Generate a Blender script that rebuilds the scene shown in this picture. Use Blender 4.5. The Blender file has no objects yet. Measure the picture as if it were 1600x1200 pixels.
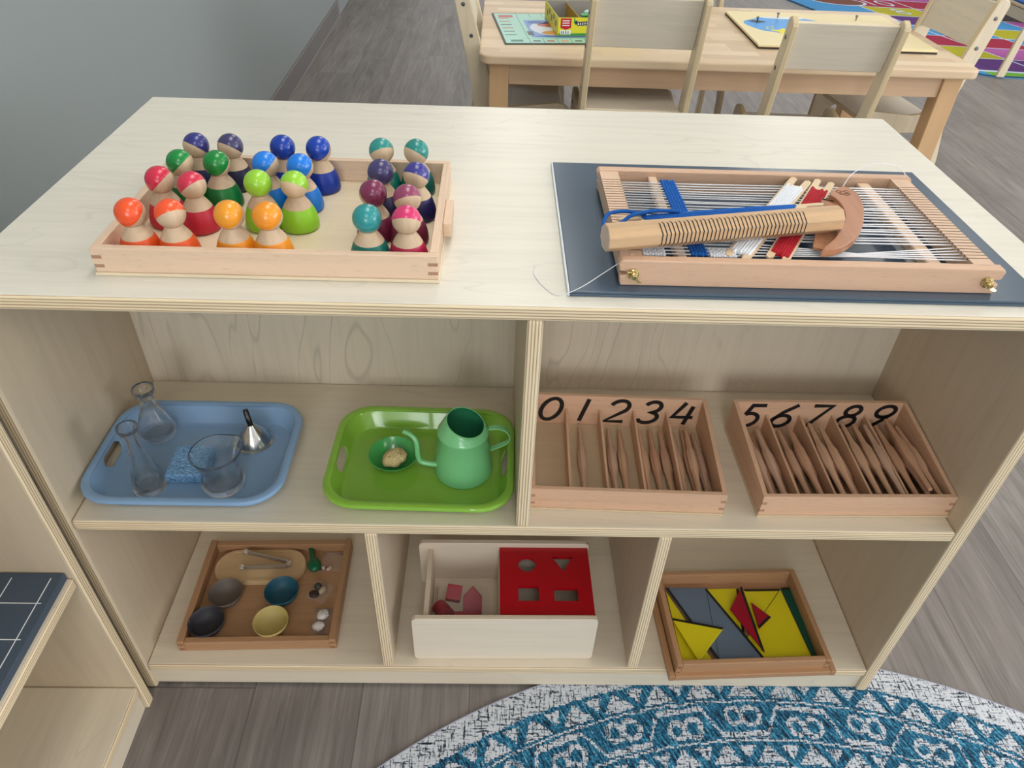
import bpy, bmesh, math, random
from mathutils import Vector, Matrix, Euler
random.seed(7)
PI = math.pi
S = bpy.context.scene
COL = S.collection

# ------------------------------------------------------------------ camera
cam_d = bpy.data.cameras.new('camera')
cam = bpy.data.objects.new('camera', cam_d)
COL.objects.link(cam)
cam_d.sensor_fit = 'HORIZONTAL'
cam_d.sensor_width = 36.0
cam_d.lens = 36.0 * 1143.76 / 1600.0
cam_d.clip_start = 0.02
cam.location = (0.5661, -0.6330, 1.1891)
cam.rotation_euler = (math.radians(50.712), math.radians(-1.903), math.radians(-0.557))
S.camera = cam

# ------------------------------------------------------------------ world, exposure
S.view_settings.view_transform = 'Standard'
S.view_settings.look = 'None'
S.view_settings.gamma = 1.0
S.view_settings.use_curve_mapping = False
S.view_settings.exposure = 0.2
w = bpy.data.worlds.new('daylight')
S.world = w
w.use_nodes = True
w.node_tree.nodes['Background'].inputs[0].default_value = (0.97, 0.985, 1.0, 1)
w.node_tree.nodes['Background'].inputs[1].default_value = 0.86


# added area lamps for daylight from assumed, unseen windows; no windows are modelled
def assumed_window_light(name, loc, target, sx, sy, power, col):
    l = bpy.data.lights.new(name, 'AREA'); l.shape = 'RECTANGLE'; l.size = sx; l.size_y = sy; l.energy = power; l.color = col
    o = bpy.data.objects.new(name, l); COL.objects.link(o); o.location = loc
    d = Vector(target) - Vector(loc); o.rotation_euler = d.to_track_quat('-Z', 'Y').to_euler()
assumed_window_light('assumed_window_lamp', (6.8, -.6, 1.6), (1.0, .6, .6), 4.5, 1.9, 150, (.93, .97, 1.0))  # added lamp off to the right, window assumed from the brighter right side
assumed_window_light('assumed_window_lamp', (-.2, -4.3, 1.75), (.6, .1, .5), 2.6, 1.3, 70, (.95, .98, 1.0))  # added lamp behind the camera, brightens shelf interiors and gives highlights; window assumed


# ------------------------------------------------------------------ node maths helper
class E:
    """a socket that can be combined with + - * / into Math nodes"""
    def __init__(s, nt, v): s.nt, s.v = nt, v
    def _m(s, op, *a, clamp=False):
        n = s.nt.nodes.new('ShaderNodeMath'); n.operation = op; n.use_clamp = clamp
        for i, x in enumerate((s,) + a):
            x = x.v if isinstance(x, E) else x
            if isinstance(x, (int, float)): n.inputs[i].default_value = x
            else: s.nt.links.new(x, n.inputs[i])
        return E(s.nt, n.outputs[0])
    def __add__(s, o): return s._m('ADD', o)
    def __sub__(s, o): return s._m('SUBTRACT', o)
    def __mul__(s, o): return s._m('MULTIPLY', o)
    def __truediv__(s, o): return s._m('DIVIDE', o)
    def sin(s): return s._m('SINE')
    def abs(s): return s._m('ABSOLUTE')
    def fract(s): return s._m('FRACT')
    def floor(s): return s._m('FLOOR')
    def sqrt(s): return s._m('SQRT')
    def atan2(s, o): return s._m('ARCTAN2', o)
    def lt(s, o): return s._m('LESS_THAN', o)
    def gt(s, o): return s._m('GREATER_THAN', o)
    def max(s, o): return s._m('MAXIMUM', o)
    def min(s, o): return s._m('MINIMUM', o)
    def sat(s): return s._m('ADD', 0.0, clamp=True)
    def ping(s, o): return s._m('PINGPONG', o)


class Mat:
    def __init__(s, name):
        s.m = bpy.data.materials.new(name); s.m.use_nodes = True
        s.nt = s.m.node_tree; s.b = s.nt.nodes['Principled BSDF']
        s._co = None
    def co(s, kind='Object'):
        if s._co is None: s._co = s.nt.nodes.new('ShaderNodeTexCoord')
        return s._co.outputs[kind]
    def xyz(s, kind='Object'):
        n = s.nt.nodes.new('ShaderNodeSeparateXYZ'); s.nt.links.new(s.co(kind), n.inputs[0])
        return [E(s.nt, o) for o in n.outputs]
    def vec(s, scale, kind='Object', off=None):
        n = s.nt.nodes.new('ShaderNodeMapping'); n.inputs['Scale'].default_value = scale
        s.nt.links.new(s.co(kind), n.inputs['Vector'])
        if off is not None:                      # a different cut of the timber for every object
            oi = s.nt.nodes.new('ShaderNodeObjectInfo')
            c = s.nt.nodes.new('ShaderNodeCombineXYZ')
            for i in range(3):
                q = E(s.nt, oi.outputs['Random']) * (off * (i + 1))
                s.nt.links.new(q.v, c.inputs[i])
            s.nt.links.new(c.outputs[0], n.inputs['Location'])
        return n.outputs[0]
    def noise(s, vec, scale=1, detail=3, rough=.5, dist=0):
        n = s.nt.nodes.new('ShaderNodeTexNoise'); s.nt.links.new(vec, n.inputs['Vector'])
        n.inputs['Scale'].default_value = scale; n.inputs['Detail'].default_value = detail
        n.inputs['Roughness'].default_value = rough; n.inputs['Distortion'].default_value = dist
        return E(s.nt, n.outputs[0])
    def ramp(s, f, stops, interp='LINEAR'):
        n = s.nt.nodes.new('ShaderNodeValToRGB'); r = n.color_ramp; r.interpolation = interp
        while len(r.elements) < len(stops): r.elements.new(1)
        for e, (p, c) in zip(r.elements, stops): e.position = p; e.color = (*c, 1)
        s.nt.links.new(f.v, n.inputs[0]); return n.outputs[0]
    def mix(s, f, a, b, mode='MIX'):
        n = s.nt.nodes.new('ShaderNodeMix'); n.data_type = 'RGBA'; n.blend_type = mode
        for k, x in ((0, f), (6, a), (7, b)):
            x = x.v if isinstance(x, E) else x
            if isinstance(x, (int, float)): n.inputs[k].default_value = x
            elif isinstance(x, tuple): n.inputs[k].default_value = (*x, 1)
            else: s.nt.links.new(x, n.inputs[k])
        return n.outputs[2]
    def base(s, c):
        if isinstance(c, tuple): s.b.inputs['Base Color'].default_value = (*c, 1)
        else: s.nt.links.new(c, s.b.inputs['Base Color'])
        return s
    def set(s, **k):
        for n, v in k.items(): s.b.inputs[n.replace('_', ' ')].default_value = v
        return s
    def bump(s, h, strength=.2, dist=.001):
        n = s.nt.nodes.new('ShaderNodeBump'); n.inputs['Strength'].default_value = strength
        n.inputs['Distance'].default_value = dist
        s.nt.links.new(h.v, n.inputs['Height']); s.nt.links.new(n.outputs[0], s.b.inputs['Normal'])
        return s


def srgb(r, g, b):
    f = lambda c: (c / 255 / 12.92) if c / 255 <= .04045 else ((c / 255 + .055) / 1.055) ** 2.4
    return (f(r), f(g), f(b))


def mul(c, k): return tuple(min(1, x * k) for x in c)


def plain(name, c, rough=.5, **k):
    return Mat(name).base(c).set(Roughness=rough, **k).m


def wood(name, c, axis='x', amt=.10, rough=.5, scale=1.0, fleck=0.0, coat=0.0):
    m = Mat(name)
    sc = {'x': (5, 90, 90), 'y': (90, 5, 90), 'z': (90, 90, 5)}[axis]
    sc = tuple(v * scale for v in sc)
    f1 = m.noise(m.vec(sc, off=3.0), 1, 5, .6, .6)
    f2 = m.noise(m.vec(tuple(v * .16 for v in sc), off=5.0), 1, 3, .5, 1.2)
    f = f1 * .55 + f2 * .45
    col = m.ramp(f, [(.25, mul(c, 1 - amt * 1.7)), (.5, c), (.75, mul(c, 1 + amt))])
    if fleck:
        fs = {'x': (70, 700, 700), 'y': (700, 70, 700), 'z': (700, 700, 70)}[axis]
        k = m.noise(m.vec(fs, off=2.0), 1, 1)
        k = (k - .60) * 6
        col = m.mix(k.sat() * fleck, col, mul(c, .55))
    m.base(col).set(Roughness=rough)
    if coat: m.set(Coat_Weight=coat, Coat_Roughness=.15)
    m.bump(f1, .06, .0004)
    return m.m


def birch(name, c, axis='x', rough=.38, figure=.5):
    """rotary cut birch veneer: fine streaks with a few contour lines"""
    m = Mat(name)
    sc = {'x': (4, 70, 70), 'y': (70, 4, 70), 'z': (70, 70, 4)}[axis]
    f1 = m.noise(m.vec(sc, off=3.0), 1, 5, .65, .5)
    sc2 = {'x': (2.2, 9, 9), 'y': (9, 2.2, 9), 'z': (9, 9, 2.2)}[axis]
    n2 = m.noise(m.vec(sc2, off=4.0), 1, 2.5, .5, .4)
    line = ((n2 * 9).fract() - .5).abs() * 2              # contour bands
    line = ((line - .86) * 7).sat()
    pat = m.noise(m.vec((3, 3, 3), off=6.0), 1, 2)
    col = m.ramp(f1 * .7 + n2 * .3, [(.3, mul(c, .90)), (.52, c), (.72, mul(c, 1.05))])
    col = m.mix(line * ((pat - .40) * 4).sat() * figure, col, mul(c, .72))
    m.base(col).set(Roughness=rough)
    m.bump(f1, .04, .0003)
    return m.m


def ply(name, axis, light=srgb(238, 219, 182), dark=srgb(172, 136, 108), pitch=.0036):
    """the striped edge of plywood; axis = direction of the thickness"""
    m = Mat(name)
    x = m.xyz()[{'x': 0, 'y': 1, 'z': 2}[axis]]
    lon = {'x': (300, 7, 7), 'y': (7, 300, 7), 'z': (7, 7, 300)}[axis]
    wob = m.noise(m.vec((25, 25, 25)), 1, 2)
    f = ((x + wob * .0006) / pitch).fract()
    f = (f - .5).abs() * 2
    n = m.noise(m.vec(lon), 1, 3)
    f = f * .8 + n * .4
    col = m.ramp(f, [(.30, light), (.68, mul(light, .92)), (.88, dark)])
    m.base(col).set(Roughness=.55)
    return m.m


# ------------------------------------------------------------------ palette
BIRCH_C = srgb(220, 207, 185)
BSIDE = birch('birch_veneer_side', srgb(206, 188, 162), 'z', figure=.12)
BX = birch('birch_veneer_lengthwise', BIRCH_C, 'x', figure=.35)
BXT = birch('birch_veneer_lit_top', srgb(223, 218, 205), 'x', rough=.32, figure=.4)  # top veneer coloured whiter for the bright light and gloss on it
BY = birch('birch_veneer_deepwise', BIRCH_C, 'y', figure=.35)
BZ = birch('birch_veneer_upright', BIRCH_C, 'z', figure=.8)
PX, PY, PZ = ply('plywood_edge_x', 'x'), ply('plywood_edge_y', 'y'), ply('plywood_edge_z', 'z')
BEECH_C = srgb(224, 195, 168)
BEX = wood('beech_lengthwise', BEECH_C, 'x', .10, .45, fleck=.35)
BEY = wood('beech_deepwise', BEECH_C, 'y', .10, .45, fleck=.35)
BEZ = wood('beech_upright', BEECH_C, 'z', .10, .45, fleck=.35)
BED = wood('beech_end_grain', srgb(170, 128, 104), 'z', .15, .6)
OAK_SHADED_C = srgb(174, 132, 96)  # darker wood tone, deepened further for the shade under the middle shelf
OKX = wood('stained_shaded_beech_lengthwise', OAK_SHADED_C, 'x', .12, .42, fleck=.4)
OKY = wood('stained_shaded_beech_deepwise', OAK_SHADED_C, 'y', .12, .42, fleck=.4)
OKD = wood('stained_beech_end_grain', srgb(140, 92, 60), 'z', .15, .6)
WHITE = plain('white_paint', srgb(236, 236, 232), .4)
BLACK = plain('black_ink', (.006, .006, .007), .45)
DARK = plain('hollow_shade', (.03, .02, .015), .8)  # dark colour standing in for shade inside slots and holes left uncut
BRASS = Mat('brass').base(srgb(200, 180, 126)).set(Metallic=1.0, Roughness=.25).m
STEEL = Mat('steel').base(srgb(200, 198, 194)).set(Metallic=1.0, Roughness=.22).m
BOLT = Mat('bolt_steel').base(srgb(120, 120, 122)).set(Metallic=1.0, Roughness=.4).m


# ------------------------------------------------------------------ mesh helper
class MB:
    def __init__(s): s.v, s.f, s.mi, s.sm = [], [], [], []
    def add(s, vs, fs, mi=0, smooth=False):
        o = len(s.v); s.v += [tuple(p) for p in vs]
        for i, f in enumerate(fs):
            s.f.append([o + k for k in f]); s.mi.append(mi[i] if isinstance(mi, list) else mi); s.sm.append(smooth)
        return s
    def box(s, x0, x1, y0, y1, z0, z1, mi=0, thick=None):
        """thick = 'x','y','z': faces across that axis take slot 0, all others slot 1"""
        vs = [(x, y, z) for z in (z0, z1) for y in (y0, y1) for x in (x0, x1)]
        fs = [(0, 2, 3, 1), (4, 5, 7, 6), (0, 1, 5, 4), (2, 6, 7, 3), (0, 4, 6, 2), (1, 3, 7, 5)]
        if thick: mi = [0 if thick == a else 1 for a in 'zzyyxx']
        return s.add(vs, fs, mi)
    def prism(s, poly, z0, z1, mi=0, M=None, side=None, smooth=False):
        """polygon in x,y (counter-clockwise) extruded in z, then moved by M"""
        n = len(poly)
        vs = [Vector((x, y, z0)) for x, y in poly] + [Vector((x, y, z1)) for x, y in poly]
        if M is not None: vs = [M @ p for p in vs]
        s.add(vs, [list(range(n))[::-1], list(range(n, 2 * n))], mi)
        o = len(s.v) - 2 * n
        for i in range(n):
            j = (i + 1) % n
            s.f.append([o + i, o + j, o + n + j, o + n + i]); s.mi.append(mi if side is None else side); s.sm.append(smooth)
        return s
    def lathe(s, prof, seg=32, mi=0, M=None, smooth=True, cap0=True, cap1=True, mis=None, ang0=0.0):
        o = len(s.v); n = len(prof); vs = []
        for r, z in prof:
            for k in range(seg):
                a = ang0 + 2 * PI * k / seg
                p = Vector((r * math.cos(a), r * math.sin(a), z)); vs.append(M @ p if M is not None else p)
        s.v += [tuple(p) for p in vs]
        for i in range(n - 1):
            for k in range(seg):
                k2 = (k + 1) % seg
                s.f.append([o + i * seg + k, o + i * seg + k2, o + (i + 1) * seg + k2, o + (i + 1) * seg + k])
                s.mi.append(mis[i] if mis else mi); s.sm.append(smooth)
        if cap0: s.f.append([o + k for k in range(seg)][::-1]); s.mi.append(mis[0] if mis else mi); s.sm.append(False)
        if cap1: s.f.append([o + (n - 1) * seg + k for k in range(seg)]); s.mi.append(mis[-1] if mis else mi); s.sm.append(False)
        return s
    def tube(s, path, r, seg=8, mi=0, closed=False, caps=True):
        path = [Vector(p) for p in path]; n = len(path); o = len(s.v)
        rr = r if isinstance(r, list) else [r] * n
        up = None
        for i, p in enumerate(path):
            a = path[(i - 1) % n] if (closed or i > 0) else p
            b = path[(i + 1) % n] if (closed or i < n - 1) else p
            t = (b - a).normalized()
            if up is None:
                up = Vector((0, 0, 1)) if abs(t.z) < .9 else Vector((1, 0, 0))
            e1 = (up - t * up.dot(t)).normalized(); up = e1; e2 = t.cross(e1)
            for k in range(seg):
                q = 2 * PI * k / seg
                s.v.append(tuple(p + (e1 * math.cos(q) + e2 * math.sin(q)) * rr[i]))
        for i in range(n if closed else n - 1):
            for k in range(seg):
                j = (i + 1) % n; k2 = (k + 1) % seg
                s.f.append([o + i * seg + k, o + i * seg + k2, o + j * seg + k2, o + j * seg + k]); s.mi.append(mi); s.sm.append(True)
        if caps and not closed:
            s.f.append([o + k for k in range(seg)][::-1]); s.mi.append(mi); s.sm.append(False)
            s.f.append([o + (n - 1) * seg + k for k in range(seg)]); s.mi.append(mi); s.sm.append(False)
        return s
    def build(s, name, mats, parent=None, bevel=0, seg=2, angle=None, label=None, recalc=False):
        me = bpy.data.meshes.new(name); me.from_pydata(s.v, [], s.f)
        mats = mats if isinstance(mats, (list, tuple)) else [mats]
        for m in mats: me.materials.append(m)
        me.polygons.foreach_set('material_index', s.mi); me.polygons.foreach_set('use_smooth', s.sm)
        if recalc:
            b = bmesh.new(); b.from_mesh(me); bmesh.ops.recalc_face_normals(b, faces=b.faces); b.to_mesh(me); b.free()
        me.update()
        if angle: me.set_sharp_from_angle(angle=math.radians(angle))
        o = bpy.data.objects.new(name, me); COL.objects.link(o)
        if parent is not None: o.parent = parent
        if bevel:
            m = o.modifiers.new('edge', 'BEVEL'); m.width = bevel; m.segments = seg; m.limit_method = 'ANGLE'; m.angle_limit = math.radians(40)
        if label: o['label'] = label
        return o


def tag(o, label, cat, group=None, loc=None, rz=None):
    o['label'] = label; o['category'] = cat
    if group: o['group'] = group
    if loc is not None: o.location = loc
    if rz is not None: o.rotation_euler = (0, 0, rz)
    return o


def thing(name, label, cat, loc=(0, 0, 0), rz=0.0, group=None):
    o = bpy.data.objects.new(name, None); COL.objects.link(o); o.empty_display_size = .05
    o.location = loc; o.rotation_euler = (0, 0, rz)
    return tag(o, label, cat, group)


def struct(o): o['kind'] = 'structure'; return o


def dup(root, loc, rot, label, group=None):
    r = root.copy(); COL.objects.link(r); r.location = loc; r.rotation_euler = rot; r['label'] = label
    if group: r['group'] = group
    for ch in list(root.children):
        c = ch.copy(); COL.objects.link(c); c.parent = r
        for g in list(ch.children):
            d = g.copy(); COL.objects.link(d); d.parent = c
    return r


def rrect(x0, x1, y0, y1, r, n=6):
    pts = []
    for cx, cy, a0 in ((x1 - r, y0 + r, -PI / 2), (x1 - r, y1 - r, 0), (x0 + r, y1 - r, PI / 2), (x0 + r, y0 + r, PI)):
        for k in range(n + 1):
            a = a0 + PI / 2 * k / n; pts.append((cx + r * math.cos(a), cy + r * math.sin(a)))
    return pts


def smooth_path(pts, n=8):
    P = [Vector(p) for p in pts]; out = []
    for i in range(len(P) - 1):
        p0, p1, p2, p3 = P[max(i - 1, 0)], P[i], P[i + 1], P[min(i + 2, len(P) - 1)]
        for k in range(n):
            t = k / n
            out.append(.5 * ((2 * p1) + (p2 - p0) * t + (2 * p0 - 5 * p1 + 4 * p2 - p3) * t * t + (3 * p1 - p0 - 3 * p2 + p3) * t ** 3))
    out.append(P[-1]); return out


# ================================================================== the room
def floor_mat():
    m = Mat('grey_oak_vinyl_planks'); x, y, z = m.xyz()
    pw, pl = .18, 1.22
    row = (x / pw).floor()
    off = (row * 12.9898).sin() * 43.7
    yy = y / pl + off
    idv = ((row * 7.31 + yy.floor() * 3.17).sin() * 437.5).fract()
    cmb = m.nt.nodes.new('ShaderNodeCombineXYZ')
    for i, q in enumerate((x * 26 + idv * 40, y * 2.2 + idv * 17, idv * 9)): m.nt.links.new(q.v, cmb.inputs[i])
    g = m.noise(cmb.outputs[0], 1, 6, .62, 1.0)
    cm2 = m.nt.nodes.new('ShaderNodeCombineXYZ')
    for i, q in enumerate((x * 190 + idv * 40, y * 7 + idv * 17, idv * 9)): m.nt.links.new(q.v, cm2.inputs[i])
    h = m.noise(cm2.outputs[0], 1, 3, .6)
    cm3 = m.nt.nodes.new('ShaderNodeCombineXYZ')
    for i, q in enumerate((x * 7 + idv * 40, y * 2.4 + idv * 17, idv * 9)): m.nt.links.new(q.v, cm3.inputs[i])
    big = m.noise(cm3.outputs[0], 1, 2, .5, .5)
    f = g * .5 + h * .3 + big * .2 + (idv - .5) * .07
    col = m.ramp(f, [(.28, srgb(84, 77, 74)), (.5, srgb(124, 117, 113)), (.72, srgb(154, 147, 143))])
    ex = (x / pw).fract(); ex = (ex - .5).abs()
    ey = yy.fract(); ey = (ey - .5).abs()
    seam = ex.gt(.494).max(ey.gt(.4990))
    col = m.mix(seam * .55, col, srgb(60, 52, 48))
    m.base(col).set(Roughness=.42)
    m.bump(h, .08, .0005)
    return m.m


fl = MB().box(-1.2, 9, -4, 10, -.05, 0).build('floor', floor_mat()); struct(fl)
WALLM = Mat('grey_wall_paint')
WALLM.base(srgb(140, 147, 147)).set(Roughness=.7)
WALLM.bump(WALLM.noise(WALLM.vec((140, 140, 140)), 1, 2), .05, .0006)
wl = MB().box(-.12, 0, -4.5, 10.5, 0, 2.75).build('wall_left', WALLM.m)
wl.location = (-.352, 0, 0); wl.rotation_euler = (0, 0, math.radians(1.36)); struct(wl)
bb = MB()
bb.prism([(0, 0), (.012, 0), (.012, .004), (.009, .012), (.009, .098), (.007, .102), (0, .102)], -4.5, 10.5,
         M=Matrix(((1, 0, 0, 0), (0, 0, -1, 0), (0, 1, 0, 0), (0, 0, 0, 1))))
bbo = bb.build('baseboard_left', plain('grey_vinyl_base', srgb(112, 107, 106), .5), recalc=True)
bbo.location = (-.3519, 0, 0.0005); bbo.rotation_euler = (0, 0, math.radians(1.36)); struct(bbo)
CEIL = plain('ceiling_tile', srgb(235, 235, 230), .9)
ce = MB().box(-1.2, 9, -4, 10, 2.75, 2.8).build('ceiling', CEIL); struct(ce)
GLOW = Mat('lit_diffuser').base((.9, .9, .9)).set(Emission_Color=(1.0, .965, .90, 1), Emission_Strength=5.7).m
for i, (lx, ly) in enumerate([(.7, -1.9), (.7, .55), (.7, 3.0), (3.1, -1.9), (3.1, .55), (3.1, 3.0), (3.1, 5.6), (.7, 5.6), (5.5, 3.0), (5.5, .55)]):
    t = thing('assumed_ceiling_light', 'assumed white square recessed ceiling light panel, unseen above the classroom', 'ceiling light', (lx, ly, 2.75), 0, 'assumed ceiling light panels')  # panels out of view, assumed overhead and added as light sources
    f = MB()
    for a in ((-.32, .32, -.62, -.60), (-.32, .32, .60, .62), (-.32, -.30, -.6, .6), (.30, .32, -.6, .6)): f.box(*a, -.012, -.0005)
    f.build('frame', WHITE, t)
    MB().box(-.30, .30, -.60, .60, -.008, -.0005).build('diffuser', GLOW, t)

# ================================================================== main storage shelf
W, D, H, T = 1.22, .603, .774, .018
ZM, ZB, YB = .4229, .069, .2965
sh = thing('storage_shelf', 'long low birch plywood shelf unit full of tray activities, beside the grey wall', 'shelf', (0, 0, 0))
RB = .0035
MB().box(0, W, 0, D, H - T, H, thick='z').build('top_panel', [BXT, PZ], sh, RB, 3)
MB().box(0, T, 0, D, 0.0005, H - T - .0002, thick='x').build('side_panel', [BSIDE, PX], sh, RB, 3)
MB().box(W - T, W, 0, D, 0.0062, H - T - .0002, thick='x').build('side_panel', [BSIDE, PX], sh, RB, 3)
MB().box(T, W - T, YB, YB + .012, ZB, H - T, thick='y').build('back_panel', [BZ, PY], sh)
MB().box(T + .0003, W - T - .0003, 0.001, YB, ZM - T, ZM, thick='z').build('middle_shelf', [BX, PZ], sh, RB, 3)
MB().box(T + .0003, W - T - .0003, 0.001, D - .01, ZB - T, ZB, thick='z').build('bottom_shelf', [BX, PZ], sh, RB, 3)
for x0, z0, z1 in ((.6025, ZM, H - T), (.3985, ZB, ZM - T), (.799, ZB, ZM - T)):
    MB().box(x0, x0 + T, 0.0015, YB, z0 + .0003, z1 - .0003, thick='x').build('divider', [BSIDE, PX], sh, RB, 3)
MB().box(T, W - T, .007, .025, .0065, ZB - T - .0002, thick='y').build('kick_board', [BX, PY], sh)

# neighbour shelf, square to the first
nb = thing('storage_shelf', 'birch plywood shelf unit at the left edge, holding a dark grid board', 'shelf', (0, 0, 0))
NB0 = -.30
MB().box(NB0, .0185, -.0365, -.0185, .0005, H, thick='y').build('side_panel', [BSIDE, PY], nb, RB, 3)
MB().box(NB0, .0185, -.64, -.622, .0005, H, thick='y').build('side_panel', [BSIDE, PY], nb, RB, 3)
MB().box(NB0, .0155, -.6217, -.0368, .353 - T, .353, thick='z').build('middle_shelf', [BY, PZ], nb, RB, 3)
MB().box(NB0, .017, -.6217, -.0368, ZB - T, ZB, thick='z').build('bottom_shelf', [BY, PZ], nb, RB, 3)
MB().box(NB0, NB0 + .012, -.6215, -.037, ZB + .0003, H - .02, thick='x').build('back_panel', [BZ, PX], nb)
MB().box(-.005, .011, -.6217, -.0368, .001, ZB - T - .0003, thick='x').build('kick_board', [BY, PX], nb)
MB().box(NB0, .0185, -.64, -.0185, H + .0004, H + .0184, thick='z').build('top_panel', [BY, PZ], nb, RB, 3)
SLATE = plain('slate_blue_board', srgb(64, 78, 94), .55)
gb = thing('grid_board', 'dark slate blue board with thin white grid lines on the left shelf unit', 'board', (.0085, -.0385, .3534))
MB().box(-.25, 0, -.34, 0, 0, .012).build('board', SLATE, gb, .0008)
gl = MB()
for x in (-.0135, -.0640, -.1145, -.1650): gl.box(x - .0006, x + .0006, -.325, -.008, .012, .0123)
for y in (-.0460, -.0970, -.1480, -.1990, -.2500): gl.box(-.235, -.008, y - .0006, y + .0006, .012, .01235)
gl.build('grid_lines', plain('white_line', srgb(225, 228, 228), .6), gb, label='thin white grid lines')

# ================================================================== teal round rug
def rug_mat():
    m = Mat('teal_woven_rug'); x, y, z = m.xyz()
    wx = m.noise(m.vec((60, 60, 60)), 1, 2) - .5
    wy = m.noise(m.vec((71, 67, 50)), 1, 2) - .5
    jx = ((x * 330).floor()) / 330; jy = ((y * 330).floor()) / 330       # woven steps
    x2 = jx + wx * .010; y2 = jy + wy * .010
    rho = (x2 * x2 + y2 * y2).sqrt()
    d = (rho * -1) + 1.044
    th = y2.atan2(x2)
    def band(a, b): return d.gt(a) * d.lt(b)
    def line(c, hw): return (d - c).abs().lt(hw)
    def tri(a, b, n, ph):           # triangles between depths a..b, apex outward
        u = (th * (n / (2 * PI)) + ph).fract(); u = (u - .5).abs() * 2
        h = (d - a) / (b - a)
        up = u.lt(h * .80 - .02)
        u2 = (th * (n / (2 * PI)) + ph + .5).fract(); u2 = (u2 - .5).abs() * 2
        dn = u2.lt((h * -1 + 1) * .62 - .16)
        return up.max(dn) * band(a + .003, b - .002)
    white = line(.0475, .0012)
    white = white.max(tri(.052, .088, 84, .3)).max(line(.0925, .0017))
    # scroll band: a running wave with a curl in each bay
    n = 57; ph = th * (n / (2 * PI))
    q = (ph.fract() - .5) * (2 * PI * .98 / n)                   # metres across the bay
    up = ((ph.floor() / 2).fract()).gt(.25) * 2 - 1              # alternate bays flip
    wv = ((ph * PI).sin() * 2.6).min(1.0).max(-1.0) * .0225
    white = white.max((d - .126 - wv).abs().lt(.0046) * band(.098, .154))
    cy_ = (d - .126 - up * .0075)
    ring = (((q + .017) * (q + .017) + cy_ * cy_).sqrt() - .0150).abs()
    white = white.max(ring.lt(.0040) * band(.098, .154))
    ring2 = (((q - .013) * (q - .013) + (d - .126 - up * .0085) * (d - .126 - up * .0085)).sqrt() - .0130).abs()
    white = white.max(ring2.lt(.0040) * band(.098, .154))
    white = white.max(line(.158, .0018)).max(tri(.163, .196, 78, .1)).max(line(.2005, .0015))
    # inner field repeats the same bands
    white = white.max(tri(.205, .25, 70, .2)).max(line(.26, .002)).max(line(.40, .002)).max(tri(.405, .45, 50, .2))
    white = white.max(((th * 24).sin() * .03 + d - .33).abs().lt(.005)).max(((th * 14).sin() * .05 + d - .6).abs().lt(.008))
    white = white * (v3_ := m.noise(m.vec((210, 210, 1)), 1, 1)).gt(.37)
    border = d.lt(.046)
    # yarn: slanted dashes
    v1 = m.noise(m.vec((34, 300, 1)), 1, 2, .6); v2 = m.noise(m.vec((300, 34, 1)), 1, 2, .6); v3 = m.noise(m.vec((260, 260, 1)), 1, 2, .6)
    rt = m.nt.nodes.new('ShaderNodeMapping'); rt.vector_type = 'TEXTURE'; rt.inputs['Rotation'].default_value = (0, 0, math.radians(-62)); rt.inputs['Scale'].default_value = (1 / 42, 1 / 300, 1)
    m.nt.links.new(m.co(), rt.inputs['Vector']); v4 = m.noise(rt.outputs[0], 1, 2, .6)
    teal = m.ramp(v4 * .62 + v3 * .38, [(.38, srgb(3, 18, 32)), (.45, srgb(10, 58, 84)), (.52, srgb(26, 102, 138)), (.60, srgb(66, 148, 182)), (.69, srgb(170, 204, 216))])
    chk = v1.min(v2) * .7 + v3 * .3
    pale = m.ramp(chk, [(.385, srgb(24, 34, 46)), (.425, srgb(124, 134, 147)), (.475, srgb(206, 209, 216))])
    col = m.mix(white.max(border), teal, pale)
    m.base(col).set(Roughness=.95)
    m.bump(v1 + v2, .5, .002)
    return m.m


rg = thing('round_rug', 'teal and white round patterned rug on the floor in front of the shelf', 'rug', (1.0159, -.9712, .0004))
MB().lathe([(1.040, 0), (1.040, .0045)], 160, smooth=False).build('pile', rug_mat(), rg)
bd = MB()
for i in range(1):
    pth = [(1.0405 * math.cos(2 * PI * k / 240), 1.0405 * math.sin(2 * PI * k / 240), .0024) for k in range(240)]
    bd.tube(pth, .0024, 8, closed=True)
BINDM = Mat('lavender_binding')
BINDM.base(srgb(168, 170, 192)).set(Roughness=.85)
BINDM.bump(BINDM.noise(BINDM.vec((900, 900, 900)), 1, 1), .4, .001)
bd.build('edge_binding', BINDM.m, rg, label='lavender stitched edge binding')
# ================================================================== doll tray on the top
def Mrow(a, b, c, t=(0, 0, 0)):
    """matrix whose columns are the images of x, y, z"""
    return Matrix(((a[0], b[0], c[0], t[0]), (a[1], b[1], c[1], t[1]), (a[2], b[2], c[2], t[2]), (0, 0, 0, 1)))


DTX, DTY, DTW, DTD = .1485, .0430, .359, .252
dt = thing('wooden_tray', 'shallow pale beech tray full of peg dolls on the shelf top', 'tray', (DTX, DTY, H + .0003))
MB().box(-.0015, DTW + .0015, -.0015, DTD + .0015, 0, .0035).build('base_panel', birch('tray_base_ply', srgb(232, 214, 184), 'x', figure=.15), dt, .0005)
tz0, tz1, tt = .0036, .0315, .009
def joints(mb, x0, x1, y0, y1, mi):
    for z0, z1 in ((.0085, .0135), (.019, .0240)): mb.box(x0, x1, y0, y1, z0, z1, mi)
f = MB().box(0, DTW, 0, tt, tz0, tz1)
joints(f, -.0001, .011, -.0001, .004, 1); joints(f, DTW - .011, DTW + .0001, -.0001, .004, 1)
f.build('front_wall', [BEX, BED], dt, .0008)
MB().box(0, DTW, DTD - tt, DTD, tz0, tz1).build('back_wall', BEX, dt, .0008)
MB().box(.0, tt, tt + .0001, DTD - tt - .0001, tz0, tz1).build('side_wall', BEY, dt, .0008)
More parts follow.
